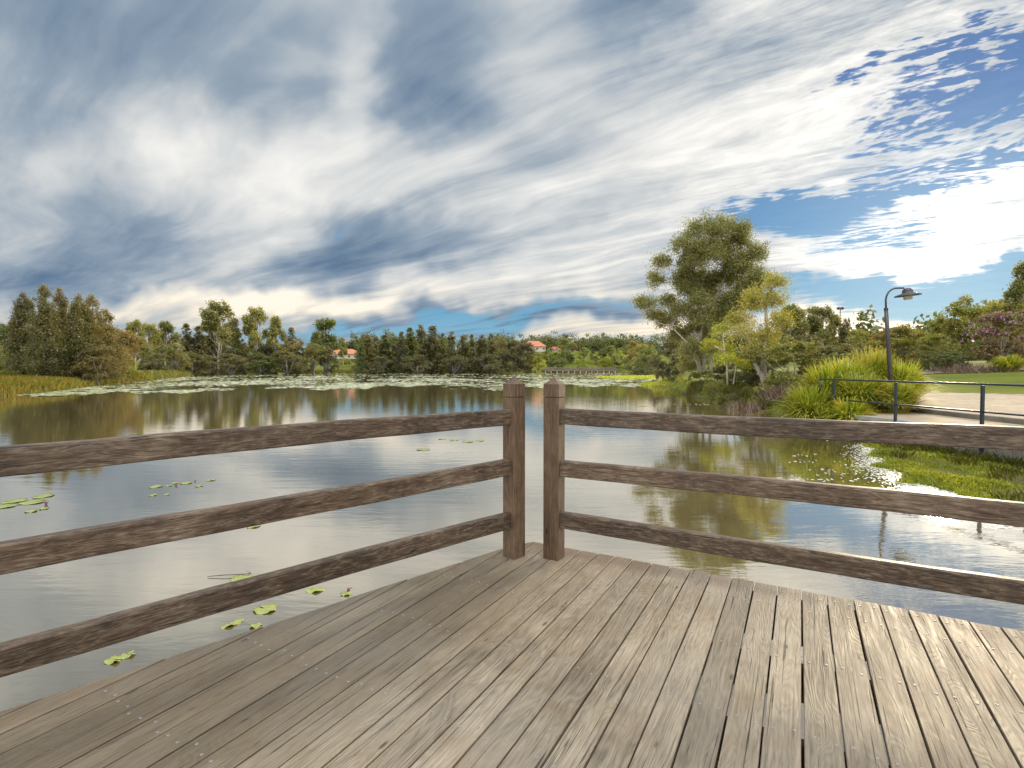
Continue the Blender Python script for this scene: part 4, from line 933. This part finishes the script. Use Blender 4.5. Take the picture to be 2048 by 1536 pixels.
# light hedge below first house
plant('shrub',690,272,716,'bright','bright hedge shrub in front of the red-roofed bungalow',1.3,FS); plant('shrub',672,274,717,'bright','bright hedge shrub at the left corner of the bungalow',1.3,FS)
by=238; bo=empty('boardwalk',(30,by,0)); tag(bo,'low timber boardwalk bridge with railings at the far end of the pond','bridge')
bx0=(1088-1024)/F*by-30; bx1=(1232-1024)/F*by-30; dz=CZ-(740.0-HOR)/F*by
mb=MB(); mb.box(bx0,bx1,-1.2,1.2,dz-.35,dz); mb.build('deck',M['brtimber'],bo)
for sy in (-1.15,1.15):
    mb=MB(); mb.box(bx0,bx1,sy-.05,sy+.05,dz+1.15,dz+1.3); mb.box(bx0,bx1,sy-.04,sy+.04,dz+.75,dz+.85); mb.box(bx0,bx1,sy-.04,sy+.04,dz+.35,dz+.45)
    for k in range(56):
        xk=bx0+(bx1-bx0)*k/55; mb.box(xk-.06,xk+.06,sy-.055,sy+.055,dz,dz+1.2)
    mb.build('railing',M['brtimber'],bo)
for k in range(13):
    xk=bx0+.6+(bx1-bx0-1.2)*k/12; mb=MB(); mb.tube([(0,0,-1),(0,0,dz-.3)],.2,8); mb.build('pile',M['pile'],bo,smooth=True,loc=(xk,-.95,0))
# low barrier and path by the gap
gy=236; gb_=empty('timber_barrier',((658-1024)/F*gy,gy,h1((658-1024)/F*gy,gy))); tag(gb_,'low pinkish timber barrier at the shore in the gap below the bungalow','barrier')
mb=MB(); mb.box(-4.5,5,-.1,.1,.6,.9); mb.box(-4.5,5,-.08,.08,.15,.4); mb.build('rail',M['pile'],gb_)
for k in range(6):
    mb=MB(); mb.box(-.1,.1,-.12,.12,-.2,1.0); mb.build('post',M['pile'],gb_,loc=(-4.4+k*1.86,0,0))
# person on the boardwalk
def person(x,y,z,top,low,label,hgt_=1.7):
    o=empty('person',(x,y,z)); tag(o,label,'person')
    me=bpy.data.meshes.new('body'); vs=[(0,0,.92),(0,0,1.15),(0,0,1.42),(0,0,1.5),(0,0,1.62),(.17,0,1.40),(.22,.03,1.12),(.2,.1,.90),(-.17,0,1.40),(-.22,.03,1.12),(-.2,.1,.90),(.09,0,.88),(.1,.02,.48),(.1,0,.06),(-.09,0,.88),(-.1,.02,.48),(-.1,0,.06),(.1,-.12,.03),(-.1,-.12,.03)]
    ed=[(0,1),(1,2),(2,3),(3,4),(2,5),(5,6),(6,7),(2,8),(8,9),(9,10),(0,11),(11,12),(12,13),(0,14),(14,15),(15,16),(13,17),(16,18)]
    me.from_pydata(vs,ed,[]); ob=bpy.data.objects.new('body',me); C.objects.link(ob); ob.parent=o; me.materials.append(low)
    ob.modifiers.new('s','SKIN'); rad=[.14,.14,.15,.055,.10,.06,.045,.035,.06,.045,.035,.09,.065,.045,.09,.065,.045,.04,.04]
    for v,r in zip(me.skin_vertices[0].data,rad): v.radius=(r,r*.8)
    me.skin_vertices[0].data[0].use_root=True; ob.modifiers.new('d','SUBSURF').levels=1
    mb=MB(); mb.lathe([(.165,.92),(.18,1.1),(.20,1.36),(.11,1.47),(.06,1.5)],12); sc=mb.build('shirt',top,o,smooth=True)
    mb=MB(); mb.lathe([(.10,1.60),(.115,1.66),(.10,1.73),(.02,1.77)],10); mb.build('hair',M['bark_dark'],o,smooth=True)
    o.scale=(hgt_/1.7,)*3; return o
person((1110-1024)/F*by,by-.3,dz,M['white'],simple('dark_trousers',(.05,.05,.07),.8,3),'tiny person in a white top standing on the far boardwalk')
# left bank bits
yb=60.5; xb=(74-1024)/F*yb; mb=MB(); 
for k,(rr_,zz) in enumerate([(0,0)]): mb.lathe([(.30,-.1),(.34,.12),(.30,.38),(.20,.58),(.07,.68),(.01,.70)],14)
o=mb.build('boulder',M['rock'],None,smooth=True,loc=(xb,yb,h1(xb,yb))); o.scale=(1.1,.9,1.15); tag(o,'lilac-grey rounded rock beside a leaning casuarina trunk on the left bank','rock')
ys_=63; xs_=(138-1024)/F*ys_; so2=empty('sign_post',(xs_,ys_,h1(xs_,ys_))); tag(so2,'small white plate on a thin post among the left-bank trees','sign')
mb=MB(); mb.tube([(0,0,-.1),(0,0,1.5)],.03,8); mb.build('post',M['brtimber'],so2); mb=MB(); mb.box(-.14,.14,-.05,-.03,1.15,1.5); mb.build('plate',M['white'],so2)

# ---------------------------------------------------------------- lily pads
def pad_mat():
    m,t=new_mat('lily_pad'); ge=t.node('ShaderNodeNewGeometry'); ri=ge.outputs['Random Per Island']; tc=t.node('ShaderNodeTexCoord').outputs['Object']
    n=t.noise(tc,9,5,.65); c=t.ramp(ri,[(0,(.17,.21,.04)),(.6,(.26,.28,.065)),(.9,(.29,.24,.08)),(1,(.24,.15,.07))])
    c=t.mix(t.mapr(n,.5,.72,0,.6),c,(.20,.20,.05)); finish(t,principled(t,c,.30,n,spec=.6,bs=.25,bd=.01)); return m
M['pad']=pad_mat()
def pad_far_mat():
    m,t=new_mat('far_lily_pads'); ge=t.node('ShaderNodeNewGeometry'); ri=ge.outputs['Random Per Island']
    c=t.ramp(ri,[(0,(.12,.15,.04)),(.3,(.24,.26,.09)),(.6,(.46,.45,.24)),(.9,(.72,.68,.48)),(1,(.46,.33,.15))]); finish(t,principled(t,c,.35,None,spec=.8)); return m
M['padfar']=pad_far_mat()
def make_pad(px,py,wpx,label,seed,crumple=.0,asp=1.0,group='lily pads on the near water',rot=None):
    rs=np.random.RandomState(seed); p=G(px,py,.006); Rp=wpx*.5*p[1]/F; n=30; notch=.16; mb=MB(); a0=rs.uniform(0,6.28) if rot is None else rot
    rings_t=[]; ctr=(0,0,.004)
    ang=[notch+(2*math.pi-2*notch)*i/(n-1) for i in range(n)]; rr_=[]
    V=[(0,0,.004)]
    for lvl,fr in enumerate((.35,.7,1.0)):
        for i,a in enumerate(ang):
            wob=1+.035*math.sin(a*7+seed)+.03*rs.uniform(-1,1)*(crumple*2+.3)
            r=Rp*fr*wob; z=.005+crumple*.012*math.sin(a*4+seed)*fr+ .004*fr*fr*math.sin(a*3+seed*1.7)+crumple*.012*rs.uniform(-1,1)*fr
            V.append((r*math.cos(a),r*math.sin(a)*asp,max(z,-.006+crumple*0)))
    Fs=[(0,1+i,2+i) for i in range(n-1)]
    for l in range(2):
        b0=1+l*n; b1=b0+n; Fs+=[(b0+i,b1+i,b1+i+1,b0+i+1) for i in range(n-1)]
    # underside rim gives it thickness
    m_=len(V); V+=[(x*.99,y*.99,z-.004) for x,y,z in V[1+2*n:1+3*n]]
    Fs+=[(1+2*n+i,m_+i,m_+i+1,2+2*n+i) for i in range(n-1)]
    mb.add(V,Fs); o=mb.build('lily_pad',M['pad'],None,smooth=True,loc=(p[0],p[1],.006),rz=a0); tag(o,label,'lily pad',group)
    # veins as pattern only
    return o
NP=[(482,1157,54,'crumpled lily pad half hidden behind the bottom rail, beside a floating twig',.5,.8),
 (630,1180,46,'lily pad showing just under the bottom left rail, left of the small dark-topped one',.5,.7),
 (692,1187,26,'small lily pad touching the deck edge, rightmost of the near ones',.5,1.0),
 (530,1218,58,'large round lily pad between the bottom left rail and the deck edge',.35,.9),
 (465,1248,58,'long folded lily pad left of the triangular one by the deck edge',.5,.35),
 (512,1252,30,'triangular lily pad sticking to the deck edge',.6,.8),
 (228,1320,42,'left half of the ragged pad pair near the bottom left',.5,.9),(255,1311,36,'right half of the ragged pad pair near the bottom left, reddish rim',.5,.8),
 (12,1012,52,'pad cut by the left side of the picture, lowest of the left cluster',0,1),(28,1002,58,'broad pad, upper left of the cluster at the left side',0,1),(66,1004,60,'largest pad in the middle of the left cluster',0,1),
 (86,992,50,'pad lying alone on the far side of the left cluster',0,1),(62,1022,36,'narrow pad at the near side of the left cluster',.3,.8),(88,1017,26,'small pad at the right end of the left cluster',.3,.8),
 (312,973,30,'leftmost pad of the middle cluster beyond the middle rail',0,1),(338,971,16,'tiny pad right of the leftmost in the middle cluster',0,1),(350,966,16,'tiny reddish-centred pad in the middle cluster',.4,1),
 (372,966,26,'flat pad in the middle cluster with a dark bud beside it',0,1),(398,972,18,'narrow pad at the right of the middle cluster',0,1),(422,960,22,'pad lying apart at the right of the middle cluster',0,1),
 (306,990,18,'small pad at the near left of the middle cluster',.2,1),(334,989,12,'smallest pad at the near side of the middle cluster',.2,1),
 (508,1052,34,'thin pad just under the middle left rail',.2,.8),
 (846,899,34,'flat pad halfway along under the top left rail',0,1),(884,878,18,'first small pad of the dotted row left of the left post',0,1),(908,880,22,'second small pad of the dotted row left of the left post',0,1),
 (936,883,30,'widest pad of the dotted row left of the left post',0,1),(960,881,22,'last pad of the dotted row beside the left post',0,1),
 (1284,812,26,'lone thin pad beyond the right top rail',0,1)]
for i,(px,py,w,lb,cr,asp) in enumerate(NP): make_pad(px,py,w*(.70 if px<100 else .8),lb,100+i,cr,asp)
# brown buds and twigs
mb=MB(); P0=[G(415,1153,.01),G(450,1150,.02),G(478,1149,.015),G(502,1147,.02)]; mb.tube([p for p in P0],[.004,.005,.005,.003],5); mb.tube([G(502,1147,.02),G(494,1142,.06)],[.004,.002],5); mb.tube([G(502,1147,.02),G(492,1151,.01)],[.004,.002],5)
tag(mb.build('twig',M['bark_dark'],None),'long dark twig floating beyond the crumpled pad','twig')
mb=MB(); mb.tube([G(1790,1006,.02),G(1870,1030,.03),G(1960,1060,.02)],[.004,.003,.002],5)
def bud(px,py,label,sc=1):
    p=G(px,py,.01); mb=MB(); mb.lathe([(.006,0),(.02*sc,.01*sc),(.018*sc,.035*sc),(.004,.055*sc)],8); mb.tube([(0,0,.02),(.04*sc,.02*sc,.05*sc)],[.004,.003],5)
    tag(mb.build('water_lily_bud',simple('bud',(.16,.06,.07),.6,20),None,smooth=True,loc=(p[0],p[1],0)),label,'flower bud','dark lily buds')
bud(352,970,'dark red bud standing among the middle cluster of pads'); bud(390,962,'small dark bud right of the middle cluster of pads',.6); bud(92,1008,'dark bud at the right of the left pad cluster'); bud(697,1182,'dark bud beside the small pad at the deck edge',.8)
# far pad field
fr=np.random.RandomState(31)
def fbm2(x,y):
    return np.sin(x*.21+1.3*np.sin(y*.11))+.7*np.sin(y*.33+1.7*np.sin(x*.13+1))+.6*np.sin(x*.71+y*.57)+.5*np.sin(x*1.3-y*1.1+2)+.35*np.sin(y*2.1+x*.3)
def pad_field():
    cen=[]; n=150000
    # uniform in screen-like density falls off with distance
    Y=1/np.sqrt(fr.uniform(1/230.**2,1/39.**2,n)); X=fr.uniform(-.98,.36,n)*Y
    px=X/Y*F+1024
    near=np.interp(px,[0,200,400,600,800,950,1100,1250,1330],[796,790,782,777,775,777,776,771,771])
    near=near+3*np.sin(px*.021)+2*np.sin(px*.07+1)
    ylim=CZ*F/(near-HOR)
    k=(Y>ylim)&(sdist(X,Y)<-.4)
    dens=fbm2(X*1.2,Y*.5)
    k&=(dens+.9*np.sin(Y*1.9+np.sin(X*.35)*2.2)*(Y<120)+.8*np.sin(Y*.22+X*.05)+fr.uniform(-1.3,1.3,n)>.25)
    # ragged front margin
    k&=(Y>ylim*(1+.10*fr.uniform(0,1,n)**2+.03*np.sin(X*1.1)))
    X=X[k];Y=Y[k]; m=len(X); r=fr.uniform(.07,.16,m)*(1+Y/130); a0=fr.uniform(0,6.28,m); ns=7; an=np.linspace(0,2*np.pi,ns,endpoint=False)
    tx=fr.normal(size=m)*.05; ty=fr.normal(size=m)*.05+.015
    A=a0[:,None]+an[None,:]; rad=r[:,None]*(1+.2*fr.uniform(-1,1,(m,ns))); dx=rad*np.cos(A)*1.4; dy=rad*np.sin(A)
    V=np.stack([X[:,None]+dx,Y[:,None]+dy,.02+np.maximum(dx*tx[:,None]+dy*ty[:,None],-.012)],-1).reshape(-1,3)
    o=mesh_np('lily_pad_field',V,np.arange(m*ns).reshape(m,ns),ns,M['padfar']); tag(o,'pale field of countless lily pads across the far half of the pond','lily pads',kind='stuff'); print('pads',m)
pad_field()
# white flecks and duckweed near the marsh
def flecks(name,pts,rmin,rmax,mat,label):
    m=len(pts); r=fr.uniform(rmin,rmax,m); ns=6; an=np.linspace(0,2*np.pi,ns,endpoint=False); A=fr.uniform(0,6,m)[:,None]+an; rad=r[:,None]*fr.uniform(.6,1.2,(m,ns))
    V=np.stack([pts[:,0:1]+rad*np.cos(A),pts[:,1:2]+rad*np.sin(A),.006+fr.uniform(0,.006,(m,1))+.002*np.sin(A)],-1).reshape(-1,3)
    tag(mesh_np(name,V,np.arange(m*ns).reshape(m,ns),ns,mat),label,'floating weed',kind='stuff')
M['fleck']=simple('pale_scum',(.66,.62,.50),.4,30,.2)
ed=MARSHE[:8]; t=fr.uniform(0,6.2,3600)**1.0; i=np.clip(t.astype(int),0,6); f=(t-i)[:,None]; p=ed[i]+(ed[i+1]-ed[i])*f
off=np.abs(fr.normal(size=len(p)))*.42+fr.uniform(-.25,.1,len(p)); p=p+np.stack([-off*.9,-off*.35],-1)
flecks('duckweed',p,.008,.030,M['fleck'],'glinting pale duckweed along the edge of the marsh grass')
q=[G(1575+fr.uniform(0,190),872+fr.uniform(0,90),0)[:2] for _ in range(15)]; pts=np.concatenate([c_+fr.normal(size=(9,2))*np.array([.22,.10]) for c_ in q])
flecks('pale_flecks',pts,.012,.04,M['fleck'],'scattered pale leaves floating in the brown reflection of the big gum')
q=[G(1385+fr.uniform(0,90),788+fr.uniform(0,22),0)[:2] for _ in range(5)]; pts=np.concatenate([c_+fr.normal(size=(10,2))*np.array([.8,.25]) for c_ in q]); pts=pts[sdist(pts[:,0],pts[:,1])<-.3]
flecks('far_flecks',pts,.04,.10,M['fleck'],'pale leaves floating below the waterside shrubs')
for k_ in ('bush',): pass
# remove unused prototypes
for kd,L in protos.items():
    for i,o in enumerate(L):
        if (kd,i) not in used:
            for ch in list(o.children): bpy.data.objects.remove(ch)
            bpy.data.objects.remove(o)
